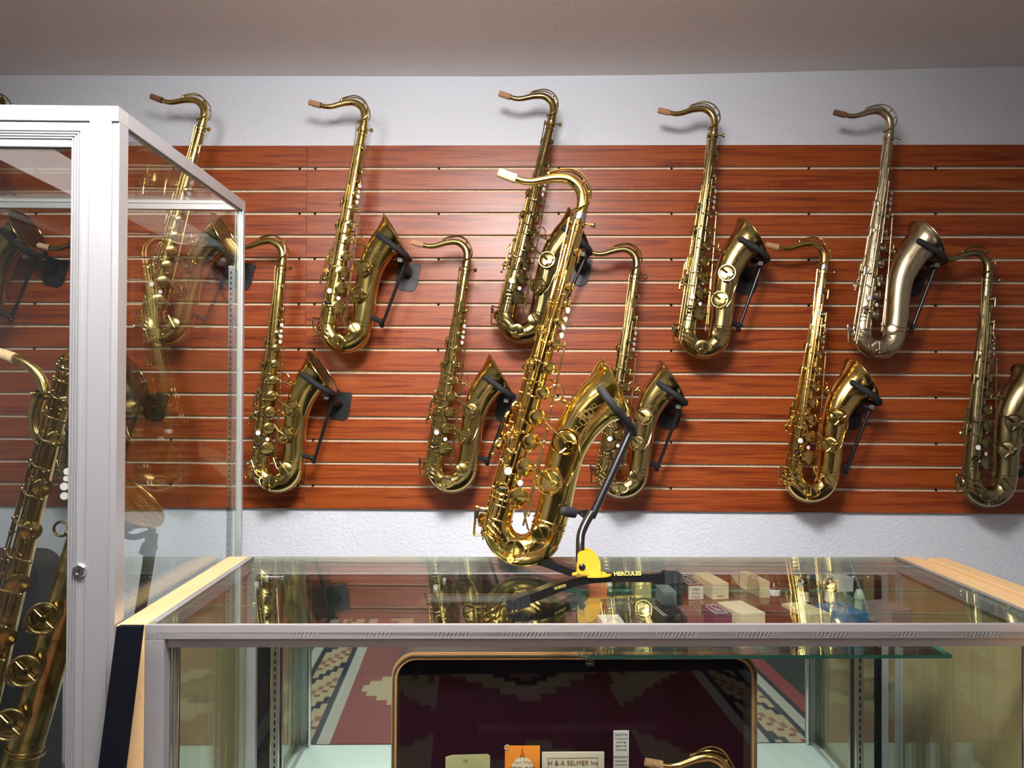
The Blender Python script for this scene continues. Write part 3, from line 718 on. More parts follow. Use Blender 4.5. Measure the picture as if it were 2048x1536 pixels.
card('mouthpiece_box', 1376, 1200, .034, .030, .095, (.012, .010, .018), 'black mouthpiece box with white oval outline and upside-down white end label', yaw=.10, front=([('SMS 2', .007), ('130-01', .007), ('MCT', .007)], INK, True), topm=(frame_, WHITE), face=(.62, .58, .48))
card('mouthpiece_box', 1425, 1199, .036, .033, .100, (.68, .60, .40), 'cream mouthpiece box beside the black box with oval outline', yaw=.16, front=([('MODEL 9', .0045), ('-- - --', .0045), ('13', .0045)], simple('brown_ink', (.25, .12, .05), .6), True))
card('mouthpiece_box', 1520, 1196, .022, .034, .095, (.66, .58, .36), 'narrow cream mouthpiece box behind the dark mouthpiece with pale label', yaw=.14)
card('cream_box', 1481, 1262, .050, .030, .085, (.72, .66, .46), 'cream cardboard box in the front row of the shelf', yaw=.22)
card('purple_box', 1428, 1262, .034, .030, .065, (.035, .012, .08), 'dark purple box with white outline in the front row of the shelf', yaw=.10, topm=(frame_, WHITE))
card('pink_box', 1375, 1264, .030, .028, .070, (.10, .055, .060), 'dull plum coloured box with red squiggle in the front row of the shelf', yaw=.08, topm=([[(.3, .9), (.5, .7), (.4, .5), (.6, .3)]], simple('red_ink', (.35, .04, .05), .5)))
card('black_case', 1324, 1264, .032, .026, .080, (.012, .016, .014), 'small black box with thin pale stripes in the front row of the shelf', yaw=.12, topm=([[(.2, .1), (.2, .9)], [(.35, .1), (.35, .9)]], WHITE))
card('maroon_box', 1556, 1262, .040, .028, .070, (.050, .018, .020), 'dark maroon box in the front row under the brown mouthpiece', yaw=.18)
card('reed_box', 1618, 1262, .046, .029, .080, (.66, .58, .36), 'pale yellow box in the front row under the two white mouthpieces', yaw=.26)
card('blue_box', 1692, 1262, .050, .029, .078, (.05, .17, .34), 'blue box with dark script in the front row of the shelf', yaw=.30, topm=([[(.3, .5), (.4, .7), (.5, .4), (.6, .7), (.7, .4), (.85, .6)]], INK))
card('grey_box', 1783, 1258, .048, .032, .075, (.22, .20, .19), 'brownish grey box at the right end of the shelf', yaw=.26)
card('olive_box', 1270, 1196, .034, .036, .06, (.36, .32, .13), 'olive yellow box at the back left of the shelf behind the stand leg', yaw=-.05)
card('picture_box', 1180, 1196, .036, .026, .05, (.55, .14, .05), 'orange red box at the back left end of the shelf', yaw=.0)
card('grey_carton', 1326, 1212, .028, .028, .06, (.20, .23, .23), 'small blue grey box at the back of the shelf left of the black box', yaw=.05)
card('white_tag_box', 1672, 1184, .040, .030, .04, (.55, .56, .52), 'greyish white box at the back right of the shelf', yaw=.10)
card('photo_card', 1207, 1262, .040, .012, .060, (.62, .58, .52), 'flat pale packet with a red picture at the front left of the shelf', cat='packet', yaw=.05, topm=([[(.2, .2), (.5, .6), (.8, .3), (.6, .8)]], simple('red_print', (.5, .05, .03), .5)))
def mouthpiece(px, py, body, cap, label, h=.056, r=.0105, band=None, lo=.30):
    p = on_shelf(px, py); root = empty('mouthpiece', p, (0, 0, RCT), 1, label, 'mouthpiece')
    bm = bmesh.new(); n = 20
    pts = [(0, 0, h*t/n) for t in range(int(n*.62)+1)]; sweep(bm, pts, [r*(.92+.08*math.sin(t*.5)) for t in range(len(pts))], 18)
    obj('shank', bm, body, root)
    bm = bmesh.new(); pts = [(0, .0015*((t/8)**2)*2, h*.62+h*.38*t/8) for t in range(9)]; sweep(bm, pts, [r*(1.0-.55*(t/8)**2.2) for t in range(9)], 18)
    obj('beak', bm, cap, root)
    if band is not None:
        bm = bmesh.new(); lathe(bm, [(r*.98, h*lo), (r*1.10, h*(lo+.02)), (r*1.10, h*(lo+.2)), (r*.98, h*(lo+.22))], (0, 0, 0), (0, 0, 1), 18); box(bm, (-.004, -r*1.2, h*(lo+.03)), (.004, -r*.9, h*(lo+.19))); obj('ligature', bm, band, root)
IVORY = simple('ivory_resin', (.80, .74, .52), .3); HRUB = simple('hard_rubber', (.012, .011, .01), .2); BROWN = simple('brown_rubber', (.05, .018, .012), .2)
mouthpiece(1549, 1222, BROWN, BROWN, 'dark brown mouthpiece with a pale label standing at the middle of the shelf', band=simple('white_label', (.8, .8, .76), .5), lo=.56)
mouthpiece(1607, 1216, IVORY, HRUB, 'ivory mouthpiece with black beak and dark brass band, left of the pair', h=.059, r=.0125, band=B_DARK, lo=.03)
mouthpiece(1661, 1216, IVORY, HRUB, 'ivory mouthpiece with black beak and dark brass band, right of the pair', h=.059, r=.0125, band=B_DARK, lo=.03)
mouthpiece(1719, 1226, simple('pale_green_plastic', (.42, .48, .33), .3), simple('pale_green_tip', (.42, .48, .33), .3), 'pale green mouthpiece cap standing right of the ivory mouthpieces', h=.046)
p = on_shelf(1506, 1200); r = empty('clear_cap', p, (0, 0, 0), 1, 'clear plastic mouthpiece tube standing behind the brown mouthpiece', 'cap')
bm = bmesh.new(); lathe(bm, [(.012, 0), (.012, .04), (.009, .05), (0, .053)], (0, 0, 0), (0, 0, 1), 20); obj('tube', bm, M_CLEAR, r)

# ------------------------------------------------------------ open instrument case inside the counter
YL = 1.50
def cq(px, py, y): return ci(PY(px, py, y))
lt = cq(787, 1302, YL); rt_ = cq(1517, 1304, YL); ly = ci(PY(1150, 1310, YL)).y
LX0, LX1, LZ = lt.x, rt_.x, lt.z
velvet = simple('purple_velvet', (.006, .0008, .0045), .95, 0, .08); velvet.node_tree.nodes['Principled BSDF'].inputs['Sheen Weight'].default_value = .03
velvet.node_tree.nodes['Principled BSDF'].inputs['Sheen Tint'].default_value = (.5, .08, .3, 1)
TAN = simple('tan_leather', (.42, .20, .07), .6); SPRING = simple('zip_teeth', (.09, .07, .05), .5, .6); SHELL = simple('brown_case_shell', (.05, .03, .02), .6)
cs = empty('instrument_case', cw((LX0+LX1)/2, ly, DECK), (0, 0, RCT), 1, 'open instrument case with dark purple velvet lining and tan zipped edge', 'instrument case')
hwid = (LX1-LX0)/2; hh = LZ-DECK
def rrect(w_, z0, z1, r, n=8, y=0):
    out = []
    for cx, cz, a0 in ((w_-r, z1-r, 0), (-w_+r, z1-r, 90), (-w_+r, z0+r, 180), (w_-r, z0+r, 270)):
        for i in range(n+1): a = math.radians(a0+90*i/n); out.append(Vector((cx+r*math.cos(a), y, cz+r*math.sin(a))))
    return out
def ringplate(bm, A, B, off, mi=0):
    n = len(A); a = [bm.verts.new(p) for p in A]; b = [bm.verts.new(p) for p in B]; off = Vector(off)
    a2 = [bm.verts.new(Vector(p)+off) for p in A]; b2 = [bm.verts.new(Vector(p)+off) for p in B]
    for i in range(n):
        j = (i+1) % n
        for q in ((a[i], a[j], b[j], b[i]), (a2[i], b2[i], b2[j], a2[j]), (a[i], a2[i], a2[j], a[j]), (b[i], b[j], b2[j], b2[i])): bm.faces.new(q)
bm = bmesh.new(); ringplate(bm, rrect(hwid, .0, hh, .045), rrect(hwid-.010, .01, hh-.010, .038), (0, .055, 0)); prism(bm, rrect(hwid-.001, .001, hh-.001, .044, 8, .055), (0, .005, 0)); obj('lid_shell', bm, SHELL, cs)
bm = bmesh.new(); ringplate(bm, rrect(hwid+.001, -.0+.001, hh+.002, .045, 8, -.004), rrect(hwid-.009, .01, hh-.011, .038, 8, -.004), (0, .004, 0)); lt_ = obj('lid_edge', bm, TAN, cs)
out = rrect(hwid-.003, .0, hh-.004, .042, 60, -.0055); out = out[:]
pp = []
for i in range(len(out)):
    A_, B_ = out[i], out[(i+1) % len(out)]; m_ = max(1, int((B_-A_).length/.0016))
    for k in range(m_): pp.append(A_.lerp(B_, k/m_))
pp.append(pp[0]); bm = bmesh.new(); sweep(bm, pp, [.0026 if i % 2 else .0015 for i in range(len(pp))], 6, 0, False); obj('zip', bm, SPRING, cs)
bm = bmesh.new(); prism(bm, rrect(hwid-.0101, .0101, hh-.0101, .038, 8, .045), (0, .009, 0)); obj('velvet_lining', bm, velvet, cs, True)
bm = bmesh.new()
# tray lying in front of the lid
TY = -.17
box(bm, (-hwid, TY, .004), (hwid, TY+.008, .045)); box(bm, (-hwid, TY+.008, .004), (-hwid+.008, -.008, .045)); box(bm, (hwid-.008, TY+.008, .004), (hwid, -.008, .045)); box(bm, (-hwid, TY, .0005), (hwid, -.008, .004)); obj('tray', bm, SHELL, cs, False)
bm = bmesh.new(); box(bm, (-hwid+.009, TY+.009, .0045), (hwid-.009, -.009, .020)); tl = obj('tray_lining', bm, velvet, cs, False)
ee = cq(955, 1485, 1.44); e2_ = cq(1330, 1486, 1.44); lx = (LX0+LX1)/2
bm = bmesh.new(); box(bm, (ee.x-lx, -.006, .0205), (e2_.x-lx, .03, ee.z-DECK), 0, .003); obj('velvet_block', bm, velvet, cs, False)
ZLEDGE = CAMZ-.80
bm = bmesh.new(); box(bm, (-hwid+.03, -.075, ZLEDGE-DECK-.012), (hwid-.03, .044, ZLEDGE-DECK-.0003), 0, .003); obj('velvet_ledge', bm, velvet, cs, False)
# papers and neck leaning in the case
def paper(name, px0, py0, px1, y, mat, label, cat, th=.0015, notch=False):
    a = PY(px0, py0, y); b = PY(px1, py0, y); base = ZLEDGE; w_ = (b-a).length; h_ = a.z-base
    r = empty(name, (a.x, a.y, base), (0, 0, RCT), 1, label, cat)
    pts = [(0, 0, 0), (w_, 0, 0), (w_, 0, h_-.004), (w_-.004, 0, h_), (w_*.15, 0, h_-.0015), (0, 0, h_-.005)] if notch else [(0, 0, 0), (w_, 0, 0), (w_, 0, h_), (0, 0, h_)]
    bm = bmesh.new(); prism(bm, pts, (0, th, 0)); obj('sheet', bm, mat, r, False); return r, w_, h_
YP = 1.435
r, w_, h_ = paper('old_envelope', 891, 1509, 980, YP, simple('yellowed_paper', (.38, .36, .17), .8), 'crumpled yellow green paper slip in the velvet case, leftmost of the papers', 'paper', notch=True)
put_text('pencil_note', 'TXT', .006, simple('pencil', (.15, .13, .07), .8), r, (w_*.45, -.0006, h_-.012), (1, 0, 0), (0, 0, 1))
ORANGE = simple('orange_card', (.82, .24, .01), .6)
r, w_, h_ = paper('orange_tag', 1010, 1492, 1080, YP-.004, ORANGE, 'orange hang tag with a tower drawing and string loop', 'tag')
tz = h_-.010
bm = bmesh.new()
for s in (-1, 1): sweep(bm, [(w_/2+s*.0045, -.0006, tz-.013), (w_/2+s*.0018, -.0006, tz-.005), (w_/2, -.0006, tz+.006)], [.0007, .0006, .0003], 5)
sweep(bm, [(w_/2-.003, -.0006, tz-.0095), (w_/2+.003, -.0006, tz-.0095)], .0005, 5); obj('tower_drawing', bm, INK, r)
bm = bmesh.new(); lathe(bm, [(0, .0006), (.020, .0006)], (w_/2, 0, tz-.030), (0, -1, 0), 40); obj('pale_disc', bm, simple('cream_print', (.78, .66, .45), .7), r)
put_text('script', 'Your Way', .0085, simple('brown_print', (.35, .2, .08), .7), r, (w_/2, -.0009, tz-.020), (1, 0, 0), (0, 0, 1))
put_text('slogan', "YOU'LL PLAY", .0075, INK, r, (w_/2, -.0009, tz-.031), (1, 0, 0), (0, 0, 1), bold=True)
bm = bmesh.new(); ring(bm, (.003, -.002, h_-.001), (0, 1, .2), .005, .0006, 20, 6, 0, 1.0, .7); sweep(bm, [(.004, -.002, h_-.004), (.008, -.001, h_-.010)], .0005, 5); obj('string', bm, simple('string', (.6, .55, .45), .9), r)
r, w_, h_ = paper('booklet', 1084, 1505, 1209, YP-.002, simple('cream_booklet', (.62, .55, .42), .7), 'cream booklet printed H & A SELMER Inc inside the velvet case', 'booklet', .003)
RUST = simple('rust_ink', (.22, .07, .03), .7)
bm = bmesh.new(); x0, x1, z1 = .011, w_-.012, h_-.010
for A_, B_ in (((x0, z1), (x1, z1)), ((x0, z1), (x0, .002)), ((x1, z1), (x1, .002))): sweep(bm, [(A_[0], -.0006, A_[1]), (B_[0], -.0006, B_[1])], .0004, 4)
obj('printed_frame', bm, RUST, r)
put_text('title', 'H & A SELMER Inc', .0122, RUST, r, (w_/2, -.0009, h_-.0195), (1, 0, 0), (0, 0, 1))
r, w_, h_ = paper('paper_slip', 1227, 1461, 1258, YP-.006, simple('white_slip', (.62, .58, .55), .7), 'tall narrow white printed slip beside the cream booklet', 'tag', .001)
GINK = simple('grey_ink', (.10, .08, .08), .7)
for i, (s, sz) in enumerate((('FACTS?', .0072), ('THIS PACKAGE', .0035), ('MUST BE', .0048), ('GIVEN TO', .0046), ('PURCHASER', .0038), ('', 0), ('IMPORTANT!', .0046), ('Reinforcement', .0036), ('reeds to restore', .0035), ('when you sell', .0038), ('them so many', .0038))):
    if s: put_text('printed_line', s, sz, GINK, r, (w_/2, -.0006, h_-.008-i*.0068), (1, 0, 0), (0, 0, 1))
# spare neck lying in the case
if 'std' not in CACHE: CACHE['std'] = build_spec('std')
nk = CACHE['std']; ni = [i for i, s in enumerate(nk) if s[0] == 'neck'][0]
s_n = (PY(1470, 1500, YP).x-PY(1288, 1500, YP).x)/197.0
T0 = L(-180.6, -56.6); pt = PY(1290, 1524, YP-.012)
nr = empty('saxophone_neck', pt, (0, math.radians(4), 0), 1, 'spare gold saxophone neck with cork lying in the velvet case', 'saxophone neck')
for nme, par, me, mk_ in nk:
    if nme == 'neck' or par == ni:
        me2 = me.copy(); me2.transform(Matrix.Scale(s_n, 4) @ Matrix.Translation(-T0)); me2.name = 'spare_'+nme
        o = link({'neck': 'neck_tube'}.get(nme, nme), me2, {'neck': B_GOLD, 'cork': M_CORK_M, 'octave_key': B_GOLD}.get(nme, M_SILV), nr)

# ------------------------------------------------------------ tall glass case
ZC_T = CAMZ+.449
t0 = PZ(237, 212, ZC_T)
tc = empty('tall_display_case', (t0.x, t0.y, 0), (0, 0, RCT), 1, 'tall aluminium framed glass display case with lockable door on the left', 'display case')
def tp(name, bm, m, par=None, sm=False): return obj(name, bm, m, par or tc, sm)
TW, TD = .615, .612
zt = ZC_T
bm = bmesh.new(); box(bm, (-.045, 0, 0), (-.012, .03, zt-.024), 0, .001); box(bm, (-.012, .004, 0), (0, .034, zt-.024), 0, .001); box(bm, (-.0138, -.0006, 0), (-.0108, .003, zt-.024)); tp('front_right_post', bm, M_ALU_V)
bm = bmesh.new(); box(bm, (-TW, 0, 0), (-TW+.045, .03, zt-.024), 0, .001); tp('front_left_post', bm, M_ALU_V)
bm = bmesh.new(); box(bm, (-TW, 0, zt-.024), (-.0, .03, zt), 0, .0012); tp('front_top_rail', bm, M_ALU_H)
bm = bmesh.new(); box(bm, (-.016, .03, zt-.024), (0, TD-.012, zt), 0, .0012); tp('side_top_rail', bm, M_ALU_V)
bm = bmesh.new(); box(bm, (-TW, .03, zt-.024), (-TW+.016, TD-.012, zt), 0, .0012); tp('side_top_rail', bm, M_ALU_V)
bm = bmesh.new(); box(bm, (-TW, TD-.012, zt-.022), (0, TD, zt), 0, .001); box(bm, (-TW+.02, TD-.014, zt-.008), (-.02, TD-.012, zt-.004)); rr_ = tp('rear_top_rail', bm, M_ALU_H)
for px in (15, 35): 
    bm = bmesh.new(); q = (PY(px, 408, 1.8).x-t0.x); lathe(bm, [(0, .002), (.003, .001), (.004, 0)], (q-.02, TD-.0122, zt-.012), (0, -1, 0), 10); tp('rail_screw', bm, M_DARK, rr_, True)
bm = bmesh.new(); box(bm, (-.014, TD-.014, 0), (0, TD, zt-.022), 0, .001); tp('rear_right_post', bm, M_ALU_V)
bm = bmesh.new(); box(bm, (-TW, TD-.014, 0), (-TW+.014, TD, zt-.022), 0, .001); tp('rear_left_post', bm, M_ALU_V)
bm = bmesh.new(); box(bm, (-.028, TD-.030, .1), (-.016, TD-.022, ZC_T-.158), 0, .0006); st = tp('shelf_standard', bm, M_STEEL)
bm = bmesh.new(); z = .5
while z < ZC_T-.17: box(bm, (-.0235, TD-.0306, z), (-.0205, TD-.0299, z+.006)); z += .0125
tp('slot_holes', bm, M_DARK, st)
bm = bmesh.new(); box(bm, (-TW+.014, TD-.030, .1), (-TW+.026, TD-.022, ZC_T-.158), 0, .0006); tp('shelf_standard', bm, M_STEEL)
bm = bmesh.new(); box(bm, (-TW+.016, .03, .45), (-.016, TD-.014, .47)); tp('floor_board', bm, simple('case_floor', (.15, .16, .16), .6))
bm = bmesh.new(); box(bm, (-TW+.016, .03, 0), (-.016, TD-.014, .449)); tp('plinth', bm, M_FABRIC)
gslab('side_glass', (-.010, .036, .45), (-.005, TD-.016, zt-.025), M_GLASS, tc, (1, 2))
gslab('side_glass', (-TW+.005, .036, .45), (-TW+.010, TD-.016, zt-.025), M_GLASS, tc, (1, 2))
gslab('rear_glass', (-TW+.015, TD-.009, .45), (-.015, TD-.005, zt-.023), M_GLASS, tc, (0, 2))
gslab('top_glass', (-TW+.017, .031, zt-.008), (-.017, TD-.013, zt-.003), M_GLASS, tc, (0, 1))
# door with grooved frame
dx1 = -.0455; dx0 = -TW+.047; dz1 = zt-.0265
door = tp('door', (lambda b: (box(b, (dx1-.0285, .002, .46), (dx1, .022, dz1), 0, .0006), box(b, (dx0, .002, .46), (dx0+.0285, .022, dz1), 0, .0006), box(b, (dx0+.0285, .002, dz1-.0385), (dx1-.0285, .022, dz1), 0, .0006), b)[-1])(bmesh.new()), M_ALU_V)
bm = bmesh.new()
for k in range(4):
    g = .0115+k*.0042
    box(bm, (dx1-g-.0019, -.0004, .46), (dx1-g, .0025, dz1-g)); box(bm, (dx0+g, -.0004, dz1-g-.0019), (dx1-g, .0025, dz1-g)); box(bm, (dx0+g, -.0004, .46), (dx0+g+.0019, .0025, dz1-g))
tp('door_ridges', bm, M_ALU_V, door)
gslab('door_glass', (dx0+.0285, .009, .46), (dx1-.0285, .014, dz1-.0385), M_GLASS, door, (0, 2))
lk = PY(161, 1141, t0.y+.0); lxx = (lk.x-t0.x)
bm = bmesh.new(); zl = lk.z; lathe(bm, [(.0115, 0), (.0115, .003), (.009, .0065), (.0055, .0065), (.0055, .004), (0, .004)], (lxx, .002, zl), (0, -1, 0), 24); lo_ = tp('lock', bm, M_CHROME, door, True)
bm = bmesh.new(); box(bm, (lxx-.0006, -.0030, zl-.0028), (lxx+.0006, -.0019, zl+.0028)); tp('keyhole', bm, M_DARK, lo_)

# ------------------------------------------------------------ baritone saxophone inside the tall case
YBR = 1.50; KS = YBR/FPX*1.0
def bp(px, py, dy=0): return PY(px, py, YBR+dy)
base = bp(-60, 1700); base = Vector((-1.02, YBR, .475))
bari = empty('baritone_saxophone', base, (0, 0, 0), 1, 'large worn brass baritone saxophone inside the tall glass case', 'saxophone')
def bl(px, py, dy=0): return bp(px, py, dy)-base
def bo(name, bm, m, par=None): return obj(name, bm, m, par or bari)
def sw(bm, ctrl, rads, n=8, seg=24, **k):
    p, r = spline(ctrl, n, rads); sweep(bm, p, r, seg, **k)
bm = bmesh.new(); BODY = [bl(150, 700), bl(140, 745), bl(112, 850), bl(70, 1010), bl(22, 1200), (bl(-25, 1390)), bl(-62, 1530)]
sw(bm, BODY, [.012, .0125, .015, .0185, .0225, .026, .028]); bo('body_tube', bm, B_BARI)
bm = bmesh.new(); sw(bm, [bl(-62, 1530), bl(-78, 1590), bl(-70, 1640), bl(-35, 1655), bl(5, 1630), bl(22, 1580), bl(35, 1540)], [.028, .029, .030, .0315, .032, .033, .033]); bo('bow', bm, B_BARI)
bm = bmesh.new(); BC = [bl(35, 1540), bl(68, 1430), bl(103, 1305), bl(140, 1190), bl(172, 1105), bl(203, 1045), bl(222, 1018), bl(234, 1003), bl(243, 992)]; BRD = [.033, .033, .034, .036, .042, .051, .064, .078, .092]
p, r = spline(BC, 6, BRD); sweep(bm, p+p[::-1], r+[x-.0018 for x in r[::-1]], 48, 0, False); tn = (p[-1]-p[-3]).normalized(); ring(bm, p[-1], tn, .0925, .0022, 60, 8); bo('bell', bm, B_BARI)
bm = bmesh.new(); sw(bm, [bl(28, 717), bl(46, 723), bl(66, 737), bl(82, 758), bl(90, 782), bl(90, 800)], [.0085, .009, .0095, .0105, .011, .0112], 8, 20); nb = bo('neck', bm, B_YEL2)
bm = bmesh.new(); sw(bm, [bl(-14, 704), bl(6, 709), bl(29, 717)], [.010, .011, .0113], 4, 20); bo('cork', bm, M_CORK, nb)
bm = bmesh.new(); sw(bm, [bl(82, 790), bl(73, 815), bl(70, 842), bl(76, 868), bl(94, 878), bl(112, 862), bl(128, 800), bl(140, 745), bl(147, 715), bl(150, 700)], [.0115, .0125, .013, .0135, .0135, .0135, .013, .0125, .012, .012], 8, 20); bo('upper_loop', bm, B_BARI)
bm = bmesh.new()
lathe(bm, [(.013, -.006), (.0145, -.005), (.0145, .005), (.013, .006)], bl(84, 790), (.3, 0, 1), 20); sweep(bm, [bl(74, 786, -.01), bl(60, 787, -.016)], .002, 8); ball(bm, bl(68, 787, -.014), .0035)
sweep(bm, spline([bl(90, 793, -.014), bl(105, 796, -.02), bl(122, 802, -.014)], 5), .0022, 8); bo('neck_clamp', bm, B_BARI_K, nb)
def on_body(t, phi, off=0):
    pp_, rr2 = spline(BODY, 10, [.012, .0125, .015, .0185, .0225, .026, .028]); f = t*(len(pp_)-1); i = min(int(f), len(pp_)-2); q = pp_[i].lerp(pp_[i+1], f-i)
    t_ = (pp_[i+1]-pp_[i]).normalized(); sd = Vector((0, 1, 0)).cross(t_).normalized(); sd = sd if sd.x > 0 else -sd
    n = sd*math.sin(phi)+Vector((0, -1, 0))*math.cos(phi); return q+n*(rr2[i]+off), n, t_
def bcup(name, c, n, r, guard_=False, mat=B_BARI):
    c = Vector(c); n = Vector(n).normalized(); bm = bmesh.new(); h = .007
    lathe(bm, [(r*.8, -.008), (r*.8, h-.004)], c, n, 24, 0); lathe(bm, [(r*.94, h-.004), (r*.94, h-.001)], c, n, 24, 1)
    lathe(bm, [(r, h-.001), (r, h+.003), (r*.9, h+.004), (r*.3, h+.005), (0, h+.005)], c, n, 28, 0); o = obj(name, bm, [mat, M_PAD], bari)
    if guard_:
        bm = bmesh.new(); g = c+n*(h+.011)+Vector((.005, 0, 0)); a_ = Vector((-.25, 0, 1)); ring(bm, g, n, r*1.08, .0028, 32, 8)
        hub = g+Vector((.002, 0, -.002)); lathe(bm, [(.0018, .003), (.0022, .0045), (.006, .0045), (.0068, .002), (.0068, -.004), (0, -.004)], hub, n, 18)
        for k in range(4):
            t = .8+k*PI/2; e = g+Vector((math.cos(t), 0, math.sin(t)))*r*1.05; sweep(bm, [hub, (hub+e)/2+n*.001, e], .0018, 7)
            if k % 2: sweep(bm, [e, e-n*.026], .0022, 6)
        sweep(bm, spline([g+Vector((-r*.9, 0, .012)), g+Vector((-r*1.4, .002, -.004)), g+Vector((-r*1.35, .004, -.026)), g+Vector((-r*.5, .004, -.03))], 5), .0026, 8)
        obj('key_guard', bm, B_BARI_K, o)
for px, py in ((88, 1232), (52, 1336), (22, 1442)):
    bcup('large_key_cup', bl(px, py, -.038), (.22, -1, .05), .026, True, B_YEL2)
for t, ph_, r in ((.18, .8, .012), (.27, .7, .014), (.36, .75, .016), (.46, .7, .018), (.54, .7, .019), (.63, .7, .021), (.72, .65, .022), (.30, -.9, .013), (.42, -.9, .013)):
    c, n, t_ = on_body(t, ph_); bcup('key_cup', c, n, r)
for k, (off, t0_, t1_) in enumerate(((-.8, .12, .55), (-.45, .1, .8), (-.1, .14, .9), (.25, .2, .9), (.55, .3, .95), (.9, .35, .85), (-1.1, .4, .9))):
    bm = bmesh.new(); A_ = [on_body(t0_+(t1_-t0_)*i/10, off, .010)[0] for i in range(11)]; sweep(bm, A_, .0021, 8)
    for i in range(0, 11, 2):
        ball(bm, A_[i], .0036); q, n, t_ = on_body(t0_+(t1_-t0_)*i/10, off, -.002); sweep(bm, [A_[i], q], .0018, 6); sweep(bm, [A_[i]-t_*.009, A_[i]+t_*.009], .003, 8)
    bo('key_rod', bm, B_BARI_K)
random.seed(3)
for i in range(14):
    t = .14+i*.055; bm = bmesh.new(); A_, n, _ = on_body(t, -1.0+random.random()*.4, .012); B_, _, _ = on_body(t+.012, .6+random.random()*.5, .012); C_, _, _ = on_body(t+.006, 0, .016)
    sweep(bm, spline([A_, C_, B_], 5), .0024, 8); ball(bm, A_, .0045); ball(bm, B_, .004); bo('key_lever', bm, B_BARI_K)
for px, py, r in ((135, 943, .0068), (133, 957, .0055), (129, 973, .0075), (129, 992, .0072)):
    c = bl(px, py, -.035); bm = bmesh.new(); n = (.3, -1, .1); lathe(bm, [(0, -.012), (r*.6, -.012), (r*1.15, -.001), (r*1.15, .0012), (r, .0012)], c, n, 20); h = bo('pearl_holder', bm, B_BARI_K)
    bm = bmesh.new(); lathe(bm, [(r, .0006), (r, .0016), (0, .0018)], c, n, 20); bo('pearl', bm, M_PEARL, h)
bm = bmesh.new(); ring(bm, bl(122, 1058, -.01), (0, 1, 0), .014, .0026, 26, 8); sweep(bm, [bl(134, 1066, -.01), bl(140, 1100, .0)], .003, 8); ball(bm, bl(134, 1066, -.01), .005); bo('strap_ring', bm, B_BARI_K)
bm = bmesh.new()
for px, py in ((40, 1492), (43, 1502)): ring(bm, bl(px+8, py, 0), (bl(103, 1305)-bl(68, 1430)), .0345, .0018, 36, 8)
bo('bow_band', bm, B_BARI_K)
# stand under the baritone bell
fz = .472
pb = PY(300, 1070, YBR+.02); bb = Vector((-.83, YBR+.02, fz))
bs = empty('baritone_stand', bb, (0, 0, 0), 1, 'black stand post under the bell of the baritone saxophone', 'stand')
bm = bmesh.new(); q = [PY(304, 1066, YBR+.02)-bb, PY(296, 1130, YBR+.02)-bb, PY(278, 1240, YBR+.02)-bb]; q.append(Vector((q[2].x-(q[1].x-q[2].x)*1.6, 0, .0)))
sweep(bm, q, [.013, .012, .011, .011], 4, 0, True, .6); obj('post', bm, M_BLACK, bs, False)
bm = bmesh.new(); sweep(bm, [PY(300, 1090, YBR+.02)-bb, PY(294, 1108, YBR+.02)-bb], .0155, 12); obj('height_clamp', bm, M_BLACK, bs)
bm = bmesh.new(); t1 = PY(300, 1064, YBR+.02)-bb; sweep(bm, spline([t1+Vector((-.075, -.045, .028)), t1+Vector((-.03, -.02, -.006)), t1, t1+Vector((-.01, .03, .0)), t1+Vector((-.05, .06, .02))], 6), .006, 10); obj('bell_yoke', bm, M_FOAM, bs)
for a_ in (0.3, 2.3, 4.4):
    bm = bmesh.new(); sweep(bm, [q[3]+Vector((0, 0, .05)), q[3]+Vector((.10*math.cos(a_), .10*math.sin(a_), .008))], .006, 8); obj('leg', bm, M_BLACK, bs)
# black instrument case behind the baritone
q = PY(0, 1097, 1.72); xr = PY(112, 1130, 1.70).x
bm = bmesh.new(); xl = t0.x-TW+.035
pts = [Vector((xl, 1.64, .4705)), Vector((xr, 1.64, .4705)), Vector((xr, 1.64, q.z-.05))]+[Vector((xr-.05+.05*math.cos(a_), 1.64, q.z-.05+.05*math.sin(a_))) for a_ in [i*PI/16 for i in range(1, 9)]]+[Vector((xl, 1.64, q.z))]
prism(bm, pts, (0, .09, 0)); o = obj('black_instrument_case', bm, simple('textured_black', (.02, .022, .024), .6), None, True, 30)
mark(o, 'black hard instrument case with rounded corner standing behind the baritone saxophone', 'instrument case')

# ------------------------------------------------------------ big gold tenor and its stand on the counter
YH = 1.60
hero_l, ang_h, s_h = fit(HO, HB, YH)
print('hero bottom z', hero_l.z, 'scale', s_h)
tenor(HO, HB, YH, 'hero', B_HERO, B_HERO_B, B_HERO, M_CORK, 'large polished gold tenor saxophone on the yellow and black stand on the glass counter')
def hp(x, y, dy=0): return PY(900+x/3.072, 700+y/3.072, YH+dy)      # pixels of the lower crop
hub = PZ(1180, 1146, ZTOP+.022); sb = Vector((hub.x, hub.y, ZTOP))
stn = empty('saxophone_stand', sb, (0, 0, 0), 1, 'folding black saxophone stand with yellow hinge plates under the gold horn', 'instrument stand')
def sl(p): return Vector(p)-sb
def so(name, bm, m, par=None, sm=True): return obj(name, bm, m, par or stn, sm)
Hd = hub.y-YH                                           # depth offset of the hub plane from the horn plane
bm = bmesh.new(); p = [sl(hp(1118, 478, Hd*.2+.0)), sl(hp(1000, 745, Hd*.4)), sl(hp(868, 1030, Hd*.6))]; sweep(bm, p, .0080, 14, 0, True, 1.25); pole = so('upper_pole', bm, M_BLKMETAL)
